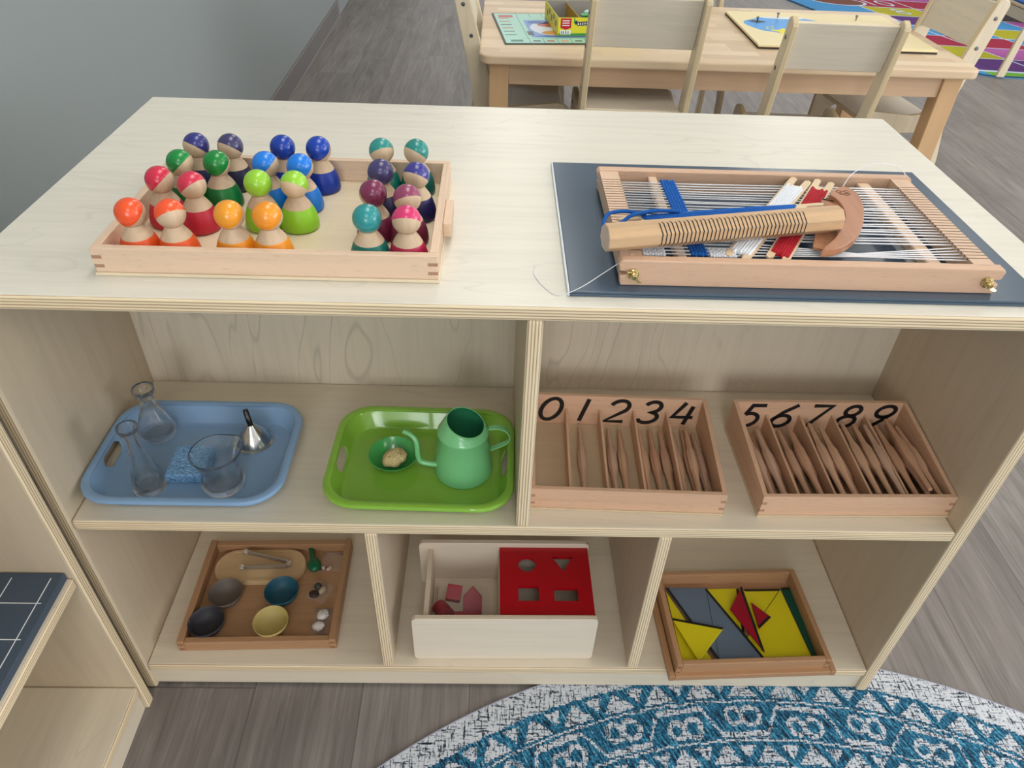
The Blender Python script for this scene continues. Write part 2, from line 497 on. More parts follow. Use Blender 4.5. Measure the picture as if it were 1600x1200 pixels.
MB().box(DTW - tt, DTW, tt + .0001, DTD - tt - .0001, tz0, tz1).build('side_wall', BEY, dt, .0008)
MB().box(DTW + .0002, DTW + .0095, .084, .146, .010, .027).build('handle', BEY, dt, .001)

# ------------------------------------------------------------------ peg dolls
RAWC = srgb(206, 180, 150)
RAW = wood('raw_maple', RAWC, 'z', .17, .55, scale=1.2)
def doll(name, label, x, y, face, dress, cap, group='rainbow peg dolls'):
    dm = plain('dress_paint', dress, .42); cm = plain('cap_paint', cap, .26, Coat_Weight=.3, Coat_Roughness=.1)
    t = thing(name, label, 'doll', (x, y, H + .0042), math.radians(face), group)
    prof = [(.0200, 0), (.0216, .001), (.0222, .004), (.0219, .009), (.0208, .015), (.0190, .0205), (.0176, .0240), (.0162, .0268), (.0158, .0275), (.0145, .0300), (.0122, .0335), (.0103, .0362), (.0095, .0382), (.0096, .0400)]
    b = MB().lathe(prof, 40, mis=[0 if p[1] < .0268 else 1 for p in prof])
    b.build('body', [dm, RAW], t, label='round shouldered body with painted dress')
    hd = MB(); R, n = .0155, 22; lat0 = math.radians(-9)
    prof = []; mis = []
    for i in range(n + 1):
        la = -PI / 2 + (PI / 2 + lat0) * i / n; prof.append((max(R * math.cos(la), 1e-5), R * math.sin(la))); mis.append(1)
    mis[-1] = 0
    for i in range(1, n + 1):
        la = lat0 + (PI / 2 - lat0) * i / n; prof.append((max(R * math.cos(la), 1e-5), R * math.sin(la))); mis.append(0)
    # the head's own axis leans back from the face (face looks to -y)
    M = Matrix.Translation((0, 0, .0525)) @ Matrix.Rotation(math.radians(-42), 4, 'X')
    hd.lathe(prof, 40, M=M, mis=mis)
    hd.build('head', [cm, RAW], t, label='round head with slanted painted cap')


OR, RD, GR = srgb(236, 92, 34), srgb(190, 34, 58), srgb(10, 118, 50)
NV, PU, YL = srgb(36, 36, 96), srgb(50, 44, 74), srgb(238, 150, 30)
LM, BL, RB_ = srgb(140, 200, 40), srgb(20, 120, 216), srgb(4, 48, 150)
TE, MR, PK = srgb(14, 128, 116), srgb(112, 30, 60), srgb(196, 34, 88)
capc = lambda c, k=1.15: mul(c, k)
dolls = [
 ('orange peg doll in the front left corner of the doll tray, face turned right', .1860, .0755, 138, OR, srgb(240, 86, 40)),
 ('orange peg doll with a bare face showing, second from the left in the front row', .2272, .0755, 38, OR, srgb(240, 86, 40)),
 ('red peg doll against the left tray wall, behind the front left orange doll', .1868, .1575, 88, RD, srgb(206, 40, 70)),
 ('red peg doll in full view, to the right of the other red doll', .2268, .1460, 58, RD, srgb(206, 50, 76)),
 ('green peg doll against the left tray wall, behind the left red doll', .1933, .2065, 86, GR, srgb(14, 134, 58)),
 ('green peg doll in full view, behind the right red doll', .2360, .2070, 146, GR, srgb(10, 130, 52)),
 ('navy blue peg doll in the back left corner of the doll tray', .1950, .2600, -38, srgb(20, 24, 74), srgb(48, 50, 122)),
 ('dark purple peg doll in the back row beside the navy one', .2370, .2600, -30, srgb(34, 30, 66), srgb(62, 58, 100)),
 ('yellow orange peg doll in the front row, the left one of the pair', .2880, .0762, 146, YL, srgb(238, 156, 40)),
 ('yellow orange peg doll in the front row, the right one of the pair', .3280, .0757, 152, YL, srgb(240, 150, 40)),
 ('lime green peg doll facing away, the left one of the pair', .2975, .1552, 175, LM, srgb(150, 206, 56)),
 ('lime green peg doll with bare face to the front, the right one of the pair', .3385, .1550, -20, LM, srgb(152, 208, 60)),
 ('bright blue peg doll behind the left lime green doll', .2930, .2080, 98, BL, srgb(24, 126, 226)),
 ('bright blue peg doll behind the right lime green doll', .3345, .2040, 142, BL, srgb(20, 124, 226)),
 ('royal blue peg doll against the back tray wall, the left one of the pair', .3010, .2610, -160, RB_, srgb(8, 56, 160)),
 ('royal blue peg doll in full view, the right one of the back pair', .3455, .2600, 144, RB_, srgb(8, 62, 170)),
 ('teal peg doll in the back right group, the left one of the back pair', .4235, .2600, 28, srgb(10, 112, 96), srgb(46, 142, 136)),
 ('teal peg doll in the back right corner of the doll tray', .4670, .2600, -42, srgb(10, 104, 92), srgb(40, 136, 128)),
 ('dark purple peg doll in the right group, behind the maroon doll', .4310, .1950, -148, srgb(34, 28, 68), srgb(66, 60, 108)),
 ('navy blue peg doll with bare face to the front, near the right tray wall', .4735, .1890, -24, srgb(28, 26, 84), srgb(62, 60, 140)),
 ('maroon peg doll in the right group, the left one of the pair', .4300, .1370, -122, MR, srgb(122, 44, 80)),
 ('maroon peg doll mostly hidden behind the pink one', .4690, .1270, 22, MR, srgb(144, 66, 98)),
 ('teal peg doll facing away in the front row', .4320, .0757, 178, srgb(8, 118, 106), srgb(44, 144, 146)),
 ('pink peg doll with bare face to the front, in the front right corner', .4735, .0752, 0, srgb(186, 28, 76), srgb(212, 56, 110)),
]
for lab, x, y, fa, dr, cp in dolls: doll('peg_doll', lab, x, y, fa, dr, cp)

# ================================================================== slate board, loom and weaving tools
BT = H + .0065
sb = thing('board', 'slate blue plastic sheet lying under the loom on the shelf top', 'board', (.647, .022, H + .0003))
sl2 = Mat('slate_blue_sheet')
sc = sl2.noise(sl2.vec((300, 8, 8)), 1, 3, .7)
sl2.base(sl2.mix(((sc - .66) * 5).sat() * .35, srgb(70, 88, 106), srgb(150, 162, 172))).set(Roughness=.22)
MB().box(0, .514, 0, .340, 0, .0029).box(0, .514, .0004, .340, .0031, .0062).build('sheet', sl2.m, sb, .0006)
MB().box(-.0026, -.0001, 0, .3405, 0.0003, .0060).build('white_edging', plain('white_plastic', srgb(214, 222, 226), .3), sb, .0005, label='pale plastic edge strip')

LX, LY = .697, .0360                    # outer front left corner of the loom
lm = thing('weaving_loom', 'small beech frame loom strung with white thread on the slate blue sheet', 'loom', (LX, LY, BT + .0002))
LW, LD, LH = .4125, .2440, .0300
LMX = wood('loom_beech_lengthwise', srgb(214, 176, 148), 'x', .10, .42, fleck=.4)
LMY = wood('loom_beech_deepwise', srgb(218, 184, 156), 'y', .10, .42, fleck=.4)
def rail(y0, y1):
    out = [(0.004, 0), (LW - .004, 0), (LW - .002, .012), (LW - .010, .0125), (LW - .010, .0165), (LW - .002, .017), (LW, .026), (LW - .003, LH), (.003, LH), (0, .026), (.002, .017), (.010, .0165), (.010, .0125), (.002, .012)]
    M = Mrow((1, 0, 0), (0, 0, 1), (0, -1, 0), (0, y1, 0))
    return MB().prism(out, 0, y1 - y0, M=M).build('side_rail', LMX, lm, .0015, 2, recalc=True)
rail(0, .012); rail(LD - .012, LD)
def warp_bar(x0):
    b = MB().box(x0, x0 + .0235, .0125, LD - .0125, .006, .0285, 0)
    for k in range(27):
        y = .026 + k * (LD - .064) / 26; b.box(x0 - .0001, x0 + .0236, y - .0006, y + .0006, .0250, .0286, 1)  # dark inlays give each slot its shade
    return b.build('warp_bar', [LMY, DARK], lm, .0)
warp_bar(.003); warp_bar(LW - .030)
for x0, x1, z0, z1 in ((.066, .077, .013, .0235), (.340, .356, .011, .0225)):
    MB().box(x0, x1, .0125, LD - .0125, z0, z1).build('cross_slat', wood('beech_slat', BEECH_C, 'y', .08, .5), lm, .002, 2)
THREAD = plain('white_cotton', srgb(232, 232, 236), .8)
random.seed(3)
for k in range(27):
    y = .0260 + k * (LD - .064) / 26
    xa, xb = .0265, LW - .030
    g = .018 * (1 if k > 16 else -1) if False else 0
    y1 = y + random.uniform(-.0022, .0022); y2 = y + random.uniform(-.003, .003)
    if k < 5: y2 = .030 + k * .0016; y1 = y + .001 * k
    MB().tube([(xa, y, .0252), (xa + .10, y1, .0242), (xa + .24, y2, .0246), (xb, y, .0254)], .00085, 6).build('warp_thread', THREAD, lm)
def wingnut(x):
    b = MB(); M = Mrow((1, 0, 0), (0, 0, 1), (0, -1, 0), (x, -.0003, .0145))
    b.lathe([(.0062, 0), (.0062, .0016), (.0046, .0018), (.0044, .0062), (.0026, .0064), (.0026, .0092)], 20, M=M)
    for sgn in (1, -1):
        a = math.radians(-40); ca, sa = math.cos(a) * sgn, math.sin(a) * sgn
        M2 = M @ Matrix(((ca, -sa, 0, 0), (sa, ca, 0, 0), (0, 0, 1, .003), (0, 0, 0, 1)))
        b.prism([(.003, -.0022), (.0075, -.0026), (.0105, -.0012), (.0115, .0006), (.0105, .0022), (.0070, .0014), (.003, .002)], -.0008, .0012, M=M2 @ Matrix.Rotation(math.radians(-28), 4, 'Y'))
    b.build('wing_nut', BRASS, lm, .0003, recalc=True, label='small brass wing nut')
wingnut(.0165); wingnut(LW - .0165)
# the started cloth
BLUEY = Mat('blue_yarn')
BLUEY.base(srgb(10, 92, 178)).set(Roughness=.9)
BLUEY.bump(BLUEY.noise(BLUEY.vec((500, 500, 500)), 1, 2), .6, .0015)
BLUEY = BLUEY.m
WHITEY = Mat('white_yarn'); WHITEY.base(srgb(226, 230, 238)).set(Roughness=.9)
WHITEY.bump(WHITEY.noise(WHITEY.vec((500, 500, 500)), 1, 2), .25, .0008); WHITEY = WHITEY.m
REDY = Mat('red_yarn'); REDY.base(srgb(178, 18, 36)).set(Roughness=.9)
REDY.bump(REDY.noise(REDY.vec((500, 500, 500)), 1, 2), .6, .0015); REDY = REDY.m
def cloth(x0, x1, y0, y1, name, mat, skew=0.0, rows=5, amp=.0012):
    b = MB()
    for r in range(rows):
        x = x0 + (x1 - x0) * (r + .5) / rows
        p = []
        n = int((y1 - y0) / .0030)
        for k in range(n + 1):
            y = y0 + (y1 - y0) * k / n; p.append((x + skew * (y - y0), y, .0250 + amp * (1 if (k + r) % 2 else -1)))
        b.tube(p, (x1 - x0) / rows * .58, 6)
    return b.build(name, mat, lm)
cloth(.081, .099, .024, .213, 'woven_strip', BLUEY, -.015)
cloth(.0285, .053, .0215, .0400, 'woven_patch', WHITEY, 0, 8)
cloth(.101, .130, .0215, .0370, 'woven_patch', WHITEY, 0, 10)
tl = smooth_path([(.016, .016, .0290), (-.012, .004, .014), (-.040, -.012, .0030), (-.062, -.014, -.0052), (-.076, .002, -.0060), (-.086, .028, -.0060), (-.084, .048, -.0060)], 8)
MB().tube(tl, .00045, 5).build('loose_thread', THREAD, lm)
tl = smooth_path([(LW - .105, LD - .045, .030), (LW - .085, LD - .022, .040), (LW - .05, LD - .005, .046), (LW - .012, LD + .002, .036), (LW + .004, LD - .010, .014), (LW + .006, LD - .03, .0012)], 8)
MB().tube(tl, .00055, 5).build('loose_thread', THREAD, lm)

# heddle bar
P0, P1 = Vector((.6815, .0530, 0)), Vector((.9480, .1114, 0))
HL = (P1 - P0).length; az = math.atan2(P1.y - P0.y, P1.x - P0.x)
hb = thing('heddle_bar', 'faceted beech heddle bar with dark slots lying across the loom', 'heddle bar', (P0.x, P0.y, BT + .0470), az)
HR = .0150
def ngon8(r, rot=22.5): return [(r * math.cos(math.radians(rot + 45 * k)), r * math.sin(math.radians(rot + 45 * k))) for k in range(8)]
M = Mrow((0, 1, 0), (0, 0, 1), (1, 0, 0))
HBM = wood('heddle_beech', srgb(208, 172, 132), 'x', .12, .4, fleck=.25, coat=.2)
MB().prism(ngon8(HR), 0, HL, 1, M=M, side=0).build('bar', [HBM, wood('heddle_end_grain', srgb(196, 178, 166), 'x', .08, .6)], hb, .0012, 2)
sl = MB()
for k in range(37):
    x = HL * (.215 + .61 * k / 36); lean = .0030 if k % 2 else -.0004
    # a dark strip stands in for slot shade on the front facets; every other one starts higher on the top facet
    ang = [112, 67.5, 22.5, -22.5] if False else None
    pts = []
    for q in ([62, 100, 112.5, 157.5, 202.5, 232] if k % 2 else [104, 112.5, 157.5, 202.5, 232]):
        seg = (q - 22.5) % 45; a = math.radians(seg - 22.5); r = HR * math.cos(math.radians(22.5)) / math.cos(a) + .00012
        pts.append((math.cos(math.radians(q)) * r, math.sin(math.radians(q)) * r, q))
    for i in range(len(pts) - 1):
        (ya, za, qa), (yb, zb_, qb) = pts[i], pts[i + 1]
        sa = x - .0045 * max(0, (157.5 - qa)) / 95; sb_ = x - .0045 * max(0, (157.5 - qb)) / 95
        sl.add([(sa - .0007, ya, za), (sa + .0007, ya, za), (sb_ + .0007, yb, zb_), (sb_ - .0007, yb, zb_)], [(0, 1, 2, 3)])
sl.build('slots', DARK, hb, label='rows of dark narrow strips standing in for shaded slots')

# comb
cz = BT + .0345
cb = thing('comb', 'brown wooden half moon comb at the right end of the heddle bar', 'comb', (.9600, .1200, cz))
CBM = wood('comb_wood', srgb(178, 124, 92), 'y', .16, .35, coat=.2)
c_out = [(.9705, .1923), (.9792, .2060), (.9920, .2160), (1.0010, .2150), (1.0062, .2020), (1.0042, .1772), (.9956, .1480), (.9800, .1122), (.9628, .0857), (.9456, .0673), (.9281, .0562), (.9137, .0535)]
c_in = [(.9219, .0640), (.9355, .0790), (.9504, .1010), (.9653, .1266), (.9735, .1520), (.9752, .1740), (.9732, .1860)]
loc_ = lambda L: [(x - .9600, y - .1200, 0) for x, y in L]
so_ = [(p.x, p.y) for p in smooth_path(loc_(c_out), 4)]; si_ = [(p.x, p.y) for p in smooth_path(loc_(c_in), 4)]
MB().prism((so_ + si_)[::-1], -.0045, .0045).build('back', CBM, cb, .0025, 3, recalc=True)
tb = MB(); dirv = Vector((-.915, .404, 0)); axv = Vector((.404, .915, 0))
for k in range(46):
    f_ = k / 45; i = f_ * (len(si_) - 1); i0 = min(int(i), len(si_) - 2); q = i - i0
    p = Vector((si_[i0][0] * (1 - q) + si_[i0 + 1][0] * q, si_[i0][1] * (1 - q) + si_[i0 + 1][1] * q, 0))
    ln = .012 + .014 * math.sin(PI * f_)
    tb.add([tuple(p + axv * a + dirv * d + Vector((0, 0, c - .0018))) for a in (-.0010, .0010) for d in (-.003, ln) for c in (-.0014, .0014)],
           [(0, 1, 3, 2), (4, 6, 7, 5), (0, 4, 5, 1), (2, 3, 7, 6), (0, 2, 6, 4), (1, 5, 7, 3)])
tb.build('teeth', CBM, cb, recalc=True, label='fine comb teeth')
eg = MB()
for dx, dy, r in ((0, 0, .004), (.005, .004, .003), (-.005, .003, .003), (.002, -.005, .003), (.006, -.003, .002), (-.004, -.004, .002)):
    pth = [(.0290 + dx + r * math.cos(q * .5), .0780 + dy + r * math.sin(q * .5), .0046) for q in range(13)]
    eg.tube(pth, .0003, 4)
eg.build('engraving', plain('burnt_engraving', srgb(96, 60, 40), .7), cb, label='small engraved flower mark')

# shuttles
STICK = wood('shuttle_stick', srgb(226, 200, 166), 'x', .06, .5)
def shuttle(label, a, b, z, width, yarn, t0, t1, tilt=0.0, bulge=.0030):
    a, b = Vector(a), Vector(b); L = (b - a).length; ang = math.atan2(b.y - a.y, b.x - a.x)
    t = thing('weaving_shuttle', label, 'shuttle', (a.x, a.y, z), ang, 'weaving shuttles')
    t.rotation_euler = (0, -tilt, ang)
    w2 = width / 2
    out = [(0, -w2), (L, -w2), (L + .004, -w2 * .7), (L, -w2 * .35), (L - .022, -w2 * .30), (L - .022, w2 * .30), (L, w2 * .35), (L + .004, w2 * .7), (L, w2), (0, w2), (-.004, w2 * .7), (0, w2 * .35), (.022, w2 * .30), (.022, -w2 * .30), (0, -w2 * .35), (-.004, -w2 * .7)]
    MB().prism(out, -.0015, .0015).build('stick', STICK, t, .0005, recalc=True)
    y = MB(); n = 7
    for k in range(n):
        yy = (-.68 + 1.36 * k / (n - 1)) * w2; hz = bulge * (1 - .35 * abs(k - (n - 1) / 2) / ((n - 1) / 2))
        e0, e1 = L * t0 + random.uniform(-.003, .003), L * t1 + random.uniform(-.004, .004)
        rr = w2 * .155
        y.tube([(e0, yy, 0), (e0 + .004, yy, hz * .6), (e0 + (e1 - e0) * .3, yy, hz), (e0 + (e1 - e0) * .7, yy, hz), (e1 - .004, yy, hz * .6), (e1, yy, 0), (e1 - .004, yy, -hz * .5), (e0 + .004, yy, -hz * .5)], rr, 8, closed=True)
    y.build('yarn', yarn, t)
    return t
shuttle('flat shuttle wound with white yarn under the loom threads', (.8260, .0560, 0), (.9600, .2600, 0), BT + .0262, .0270, WHITEY, .03, .90)
shuttle('flat shuttle wound with dark red yarn under the loom threads', (.8690, .0540, 0), (.9900, .2570, 0), BT + .0262, .0250, REDY, .03, .88)
bs = shuttle('narrow shuttle wound with bright blue yarn behind the heddle bar', (.7080, .1120, 0), (.9540, .1640, 0), BT + .0360, .0170, BLUEY, .10, .86, bulge=.0040)
lp = smooth_path([(.030, .004, .004), (.010, .012, .006), (-.012, .010, .006), (-.024, -.008, .002), (-.026, -.030, -.004), (-.012, -.040, -.010)], 7)
MB().tube(lp, .0022, 7).build('yarn_tail', BLUEY, bs)
lp = smooth_path([(.070, .002, .006), (.040, .004, .0085), (.012, -.002, .0085), (.0, -.006, .004), (-.010, -.010, .0)], 7)
MB().tube(lp, .0022, 7).build('yarn_tail', BLUEY, bs)
# ================================================================== middle shelf: plastic trays
def rloop(hx, hy, r, nc=8, ns=10):
    """rounded rectangle loop with straight sides subdivided; starts at +x side"""
    pts = []
    cs = [(hx - r, -(hy - r), -PI / 2), (hx - r, hy - r, 0), (-(hx - r), hy - r, PI / 2), (-(hx - r), -(hy - r), PI)]
    for i, (cx, cy, a0) in enumerate(cs):
        for k in range(nc + 1):
            a = a0 + PI / 2 * k / nc; pts.append((cx + r * math.cos(a), cy + r * math.sin(a)))
        nx_, ny_, na = cs[(i + 1) % 4]
        p = pts[-1]; q = (nx_ + r * math.cos(na), ny_ + r * math.sin(na))
        for k in range(1, ns): pts.append((p[0] + (q[0] - p[0]) * k / ns, p[1] + (q[1] - p[1]) * k / ns))
    return pts


def plastic_tray(label, cx, cy, rz, w_, d_, h_, mat, hole, flare=.016):
    t = thing('serving_tray', label, 'tray', (cx, cy, ZM + .0004), rz)
    NC, NS = 8, 12
    lv = [(flare + .010, .0012, .030), (flare + .001, .0012, .036), (flare - .001, .003, .037), (flare * .82, h_ * .22, .038), (flare * .55, h_ * .50, .040), (flare * .30, h_ * .76, .042), (flare * .16, h_ * .92, .043), (.0045, h_ * .985, .044), (.002, h_, .045), (-.0010, h_ - .001, .046), (-.0020, h_ - .0045, .0465)]
    b = MB(); loops = []
    for inset, z, r in lv: loops.append([(x, y, z) for x, y in rloop(w_ / 2 - inset, d_ / 2 - inset, r, NC, NS)])
    n = len(loops[0]); vs = [p for L in loops for p in L]; fs = []
    side_r = set(range(NC, NC + NS)); o2 = 2 * (NC + NS); side_l = set(range(o2 + NC, o2 + NC + NS))
    keep = []
    for i in range(len(loops) - 1):
        for k in range(n):
            if i in (3, 4) and hole:
                ks = k - NC if k in side_r else (k - o2 - NC if k in side_l else -1)
                if 3 <= ks <= NS - 4: continue
            fs.append((i * n + k, i * n + (k + 1) % n, (i + 1) * n + (k + 1) % n, (i + 1) * n + k))
    # pull the slot's corners round
    for base in (NC, o2 + NC):
        for i, sg in ((3, 1), (5, -1)):
            for kk, sy in ((3, 1), (NS - 3, -1)):
                idx = i * n + base + kk
                p = Vector(vs[idx]); q = Vector(vs[(4) * n + base + kk]); nb_ = Vector(vs[i * n + base + kk + sy])
                vs[idx] = tuple(p.lerp(q, .35).lerp(nb_ + (q - p) * .35, .45))
    fs.append(tuple(range(n))[::-1])
    b.add(vs, fs, 0, True)
    o = b.build('tray_body', mat, t, angle=50)
    so = o.modifiers.new('shell', 'SOLIDIFY'); so.thickness = .0024; so.offset = -1
    bm_ = o.modifiers.new('edge', 'BEVEL'); bm_.width = .0006; bm_.segments = 2; bm_.limit_method = 'ANGLE'; bm_.angle_limit = math.radians(50)
    return t


BLUET = plain('blue_plastic', srgb(132, 164, 198), .26)
GREENT = plain('lime_plastic', srgb(138, 186, 66), .16, Coat_Weight=.3)
plastic_tray('light blue plastic tray with glassware at the left end of the middle shelf', .1550, .1105, 0.0, .262, .196, .030, BLUET, True)
plastic_tray('lime green plastic tray with a watering can on the middle shelf', .4715, .1060, math.radians(-1.2), .252, .194, .030, GREENT, True)
TB = ZM + .0042         # tray floor

def thin_glass(name, tint=.965, edge=.9):
    m = Mat(name); nt = m.nt; out = [n for n in nt.nodes if n.type == 'OUTPUT_MATERIAL'][0]
    tr = nt.nodes.new('ShaderNodeBsdfTransparent'); tr.inputs[0].default_value = (tint, tint * 1.005, tint * 1.003, 1)
    gl_ = nt.nodes.new('ShaderNodeBsdfGlossy'); gl_.inputs['Roughness'].default_value = .03
    rf = nt.nodes.new('ShaderNodeBsdfRefraction'); rf.inputs['IOR'].default_value = 1.35; rf.inputs['Roughness'].default_value = .0
    lw = nt.nodes.new('ShaderNodeLayerWeight'); lw.inputs['Blend'].default_value = .28
    mx0 = nt.nodes.new('ShaderNodeMixShader'); mx0.inputs[0].default_value = .25
    mx = nt.nodes.new('ShaderNodeMixShader'); f = (E(nt, lw.outputs['Facing']) * E(nt, lw.outputs['Facing']) * edge + .04).sat()
    nt.links.new(f.v, mx.inputs[0])
    nt.links.new(tr.outputs[0], mx0.inputs[1]); nt.links.new(rf.outputs[0], mx0.inputs[2])
    nt.links.new(mx0.outputs[0], mx.inputs[1]); nt.links.new(gl_.outputs[0], mx.inputs[2]); nt.links.new(mx.outputs[0], out.inputs[0])
    return m.m
GLASS = Mat('clear_glass'); _o = [n for n in GLASS.nt.nodes if n.type == 'OUTPUT_MATERIAL'][0]
_g = GLASS.nt.nodes.new('ShaderNodeBsdfGlass'); _g.inputs['IOR'].default_value = 1.47; _g.inputs['Roughness'].default_value = 0
_t = GLASS.nt.nodes.new('ShaderNodeBsdfTransparent'); _m = GLASS.nt.nodes.new('ShaderNodeMixShader'); _m.inputs[0].default_value = .88
GLASS.nt.links.new(_t.outputs[0], _m.inputs[1]); GLASS.nt.links.new(_g.outputs[0], _m.inputs[2]); GLASS.nt.links.new(_m.outputs[0], _o.inputs[0]); GLASS = GLASS.m
def glass_vessel(name, part, label, cat, loc, outer, inner, seg=48, lip=None, rot=0.0):
    b = MB(); prof = outer + inner[::-1]
    b.lathe(prof, seg, cap0=True, cap1=True)
    if lip: b.v = [lip(p) for p in b.v]
    o = b.build(name, GLASS, None); tag(o, label, cat, None, loc, rot); return o
glass_vessel('glass_carafe', 'glass', 'clear glass carafe with a flared top near the slot of the blue tray', 'carafe', (.1020, .0600, TB),
    [(.0185, 0), (.0212, .002), (.0218, .007), (.0212, .014), (.0180, .028), (.0140, .046), (.0112, .062), (.0098, .076), (.0094, .086), (.0102, .095), (.0122, .104), (.0136, .110), (.0134, .1125)],
    [(.0001, .006), (.0150, .0065), (.0180, .010), (.0160, .026), (.0120, .045), (.0092, .062), (.0078, .076), (.0074, .086), (.0082, .095), (.0100, .104), (.0118, .1118)])
glass_vessel('glass_bottle', 'glass', 'clear glass bottle with a stoppered ringed neck at the back of the blue tray', 'bottle', (.0765, .1640, TB),
    [(.0195, 0), (.0238, .002), (.0255, .008), (.0252, .015), (.0225, .028), (.0178, .041), (.0138, .050), (.0108, .057), (.0098, .061), (.0110, .0635), (.0098, .066), (.0110, .0685), (.0098, .071), (.0104, .076), (.0138, .081), (.0155, .086), (.0150, .0895)],
    [(.0001, .006), (.0170, .0065), (.0215, .011), (.0200, .024), (.0150, .040), (.0110, .049), (.0080, .057), (.0074, .070), (.0080, .076), (.0112, .081), (.0134, .0888)])
def cuplip(p):
    x, y, z = p
    if z < .045: return p
    a = math.atan2(y, x); k = max(0, math.cos(a - math.radians(38))) ** 10 * ((z - .045) / .02)
    return (x * (1 + .16 * k), y * (1 + .16 * k), z + .003 * k)
glass_vessel('glass_pitcher', 'glass', 'small clear glass cup with pouring lip in front of the steel funnel', 'cup', (.2010, .0660, TB),
    [(.0220, 0), (.0262, .002), (.0282, .008), (.0284, .014), (.0262, .024), (.0248, .031), (.0262, .042), (.0298, .054), (.0330, .0625), (.0334, .0645), (.0328, .0655)],
    [(.0001, .0075), (.0190, .008), (.0240, .012), (.0246, .016), (.0234, .025), (.0222, .031), (.0238, .042), (.0276, .054), (.0312, .0635), (.0318, .0652)], lip=cuplip)

SPM = Mat('blue_cellulose'); vo = SPM.nt.nodes.new('ShaderNodeTexVoronoi'); vo.inputs['Scale'].default_value = 330
SPM.nt.links.new(SPM.vec((1, 1, 1)), vo.inputs['Vector']); sv = E(SPM.nt, vo.outputs['Distance']); sn = SPM.noise(SPM.vec((190, 190, 190)), 1, 3)
SPM.base(SPM.ramp(sv * .5 + sn * .5, [(.26, srgb(52, 96, 150)), (.36, srgb(110, 162, 214)), (.6, srgb(140, 186, 230))])).set(Roughness=.95)
SPM.bump(sv + sn, .9, .003)
spb = MB(); nx_, ny_ = 12, 14
o = MB().prism([(0, 0), (.0510, .002), (.0500, .0600), (-.001, .0590)], 0, .0165).build('sponge', SPM.m, None, .002, 3)
tag(o, 'light blue rectangular sponge on the blue tray', 'sponge', None, (.1215, .0660, TB))

fn = thing('funnel', 'small steel funnel standing upside down on the blue tray', 'funnel', (.2190, .1530, TB), 0)
MB().lathe([(.0268, 0), (.0275, .0008), (.0273, .002), (.0248, .0035), (.0240, .0065), (.0140, .0230), (.0060, .0335), (.0055, .0350)], 40, M=None, cap0=True).build('cone', STEEL, fn, angle=35)
Mf = Matrix.Translation((0, 0, .0350)) @ Matrix.Rotation(math.radians(-4), 4, 'Y')
MB().lathe([(.0042, 0), (.0038, .0260), (.0028, .0260), (.0028, .010)], 24, M=Mf, cap0=False, cap1=True).build('spout', Mat('dark_steel').base(srgb(70, 70, 72)).set(Metallic=1.0, Roughness=.25).m, fn, label='dark metal spout')

# ---- watering can, dish, natural sponge
MINT = plain('mint_enamel', srgb(128, 206, 140), .22, Coat_Weight=.5, Coat_Roughness=.08)
MINTD = plain('green_inside', srgb(56, 146, 102), .35)
wc = thing('watering_can', 'mint green metal watering can with thin bent spout on the green tray', 'watering can', (.5290, .1045, TB), 0)
b = MB(); SEG = 48
prof = [(.0385, 0), (.0408, .0006), (.0412, .002), (.0404, .003), (.0352, .071), (.0358, .0725), (.0356, .0745), (.0346, .0760), (.0300, .0845), (.0262, .0905)]
inn = [(.0250, .0903), (.0290, .0838), (.0335, .0760), (.0340, .071), (.0388, .006), (.0005, .005)]
allp = prof + inn
b.lathe(allp, SEG, mis=[0] * len(prof) + [1] * len(inn))
def slant(p):
    x, y, z = p
    if z < .0768: return p
    k = (z - .0768) / .0137
    dz = (-.26 * x + .16 * y) * k
    return (x + .0035 * k, y - .001 * k, z + dz)
b.v = [slant(p) for p in b.v]
b.build('body', [MINT, MINTD], wc, angle=60)
sp = smooth_path([(-.0370, -.008, .016), (-.050, -.007, .0165), (-.0600, -.006, .0195), (-.0635, -.005, .030), (-.0640, -.004, .046), (-.0660, -.002, .057), (-.073, .002, .0630), (-.0830, .007, .0645)], 8)
n = len(sp)
MB().tube(sp, [.0042 - .0010 * i / (n - 1) for i in range(n)], 12).build('spout', MINT, wc)
MB().lathe([(.0024, 0), (.0024, .0004)], 12, M=Matrix.Translation((-.0832, .0071, .0645)) @ Matrix.Rotation(math.radians(-92), 4, 'Y') @ Matrix.Rotation(math.radians(0), 4, 'X')).build('spout_hole', DARK, wc)  # dark disc painted for the shade inside the closed spout tip
hp = smooth_path([(.0345, .004, .0760), (.046, .004, .0780), (.0580, .003, .0745), (.0640, .002, .0650), (.0610, .001, .0540), (.050, .001, .0460), (.0385, .001, .0400)], 8)
hm = MB(); hv = []
for i, p in enumerate(hp):
    tng = (hp[min(i + 1, len(hp) - 1)] - hp[max(i - 1, 0)]).normalized(); nrm = Vector((tng.z, 0, -tng.x))
    for dy, dn in ((-.0042, -.0008), (.0042, -.0008), (.0042, .0008), (-.0042, .0008)): hv.append(tuple(p + Vector((0, dy, 0)) + nrm * dn))
hf = [(4 * i + k, 4 * i + (k + 1) % 4, 4 * i + 4 + (k + 1) % 4, 4 * i + 4 + k) for i in range(len(hp) - 1) for k in range(4)] + [(0, 1, 2, 3), tuple(4 * (len(hp) - 1) + k for k in (3, 2, 1, 0))]
hm.add(hv, hf, 0, True); hm.build('handle', MINT, wc, .0004, angle=40, recalc=True)

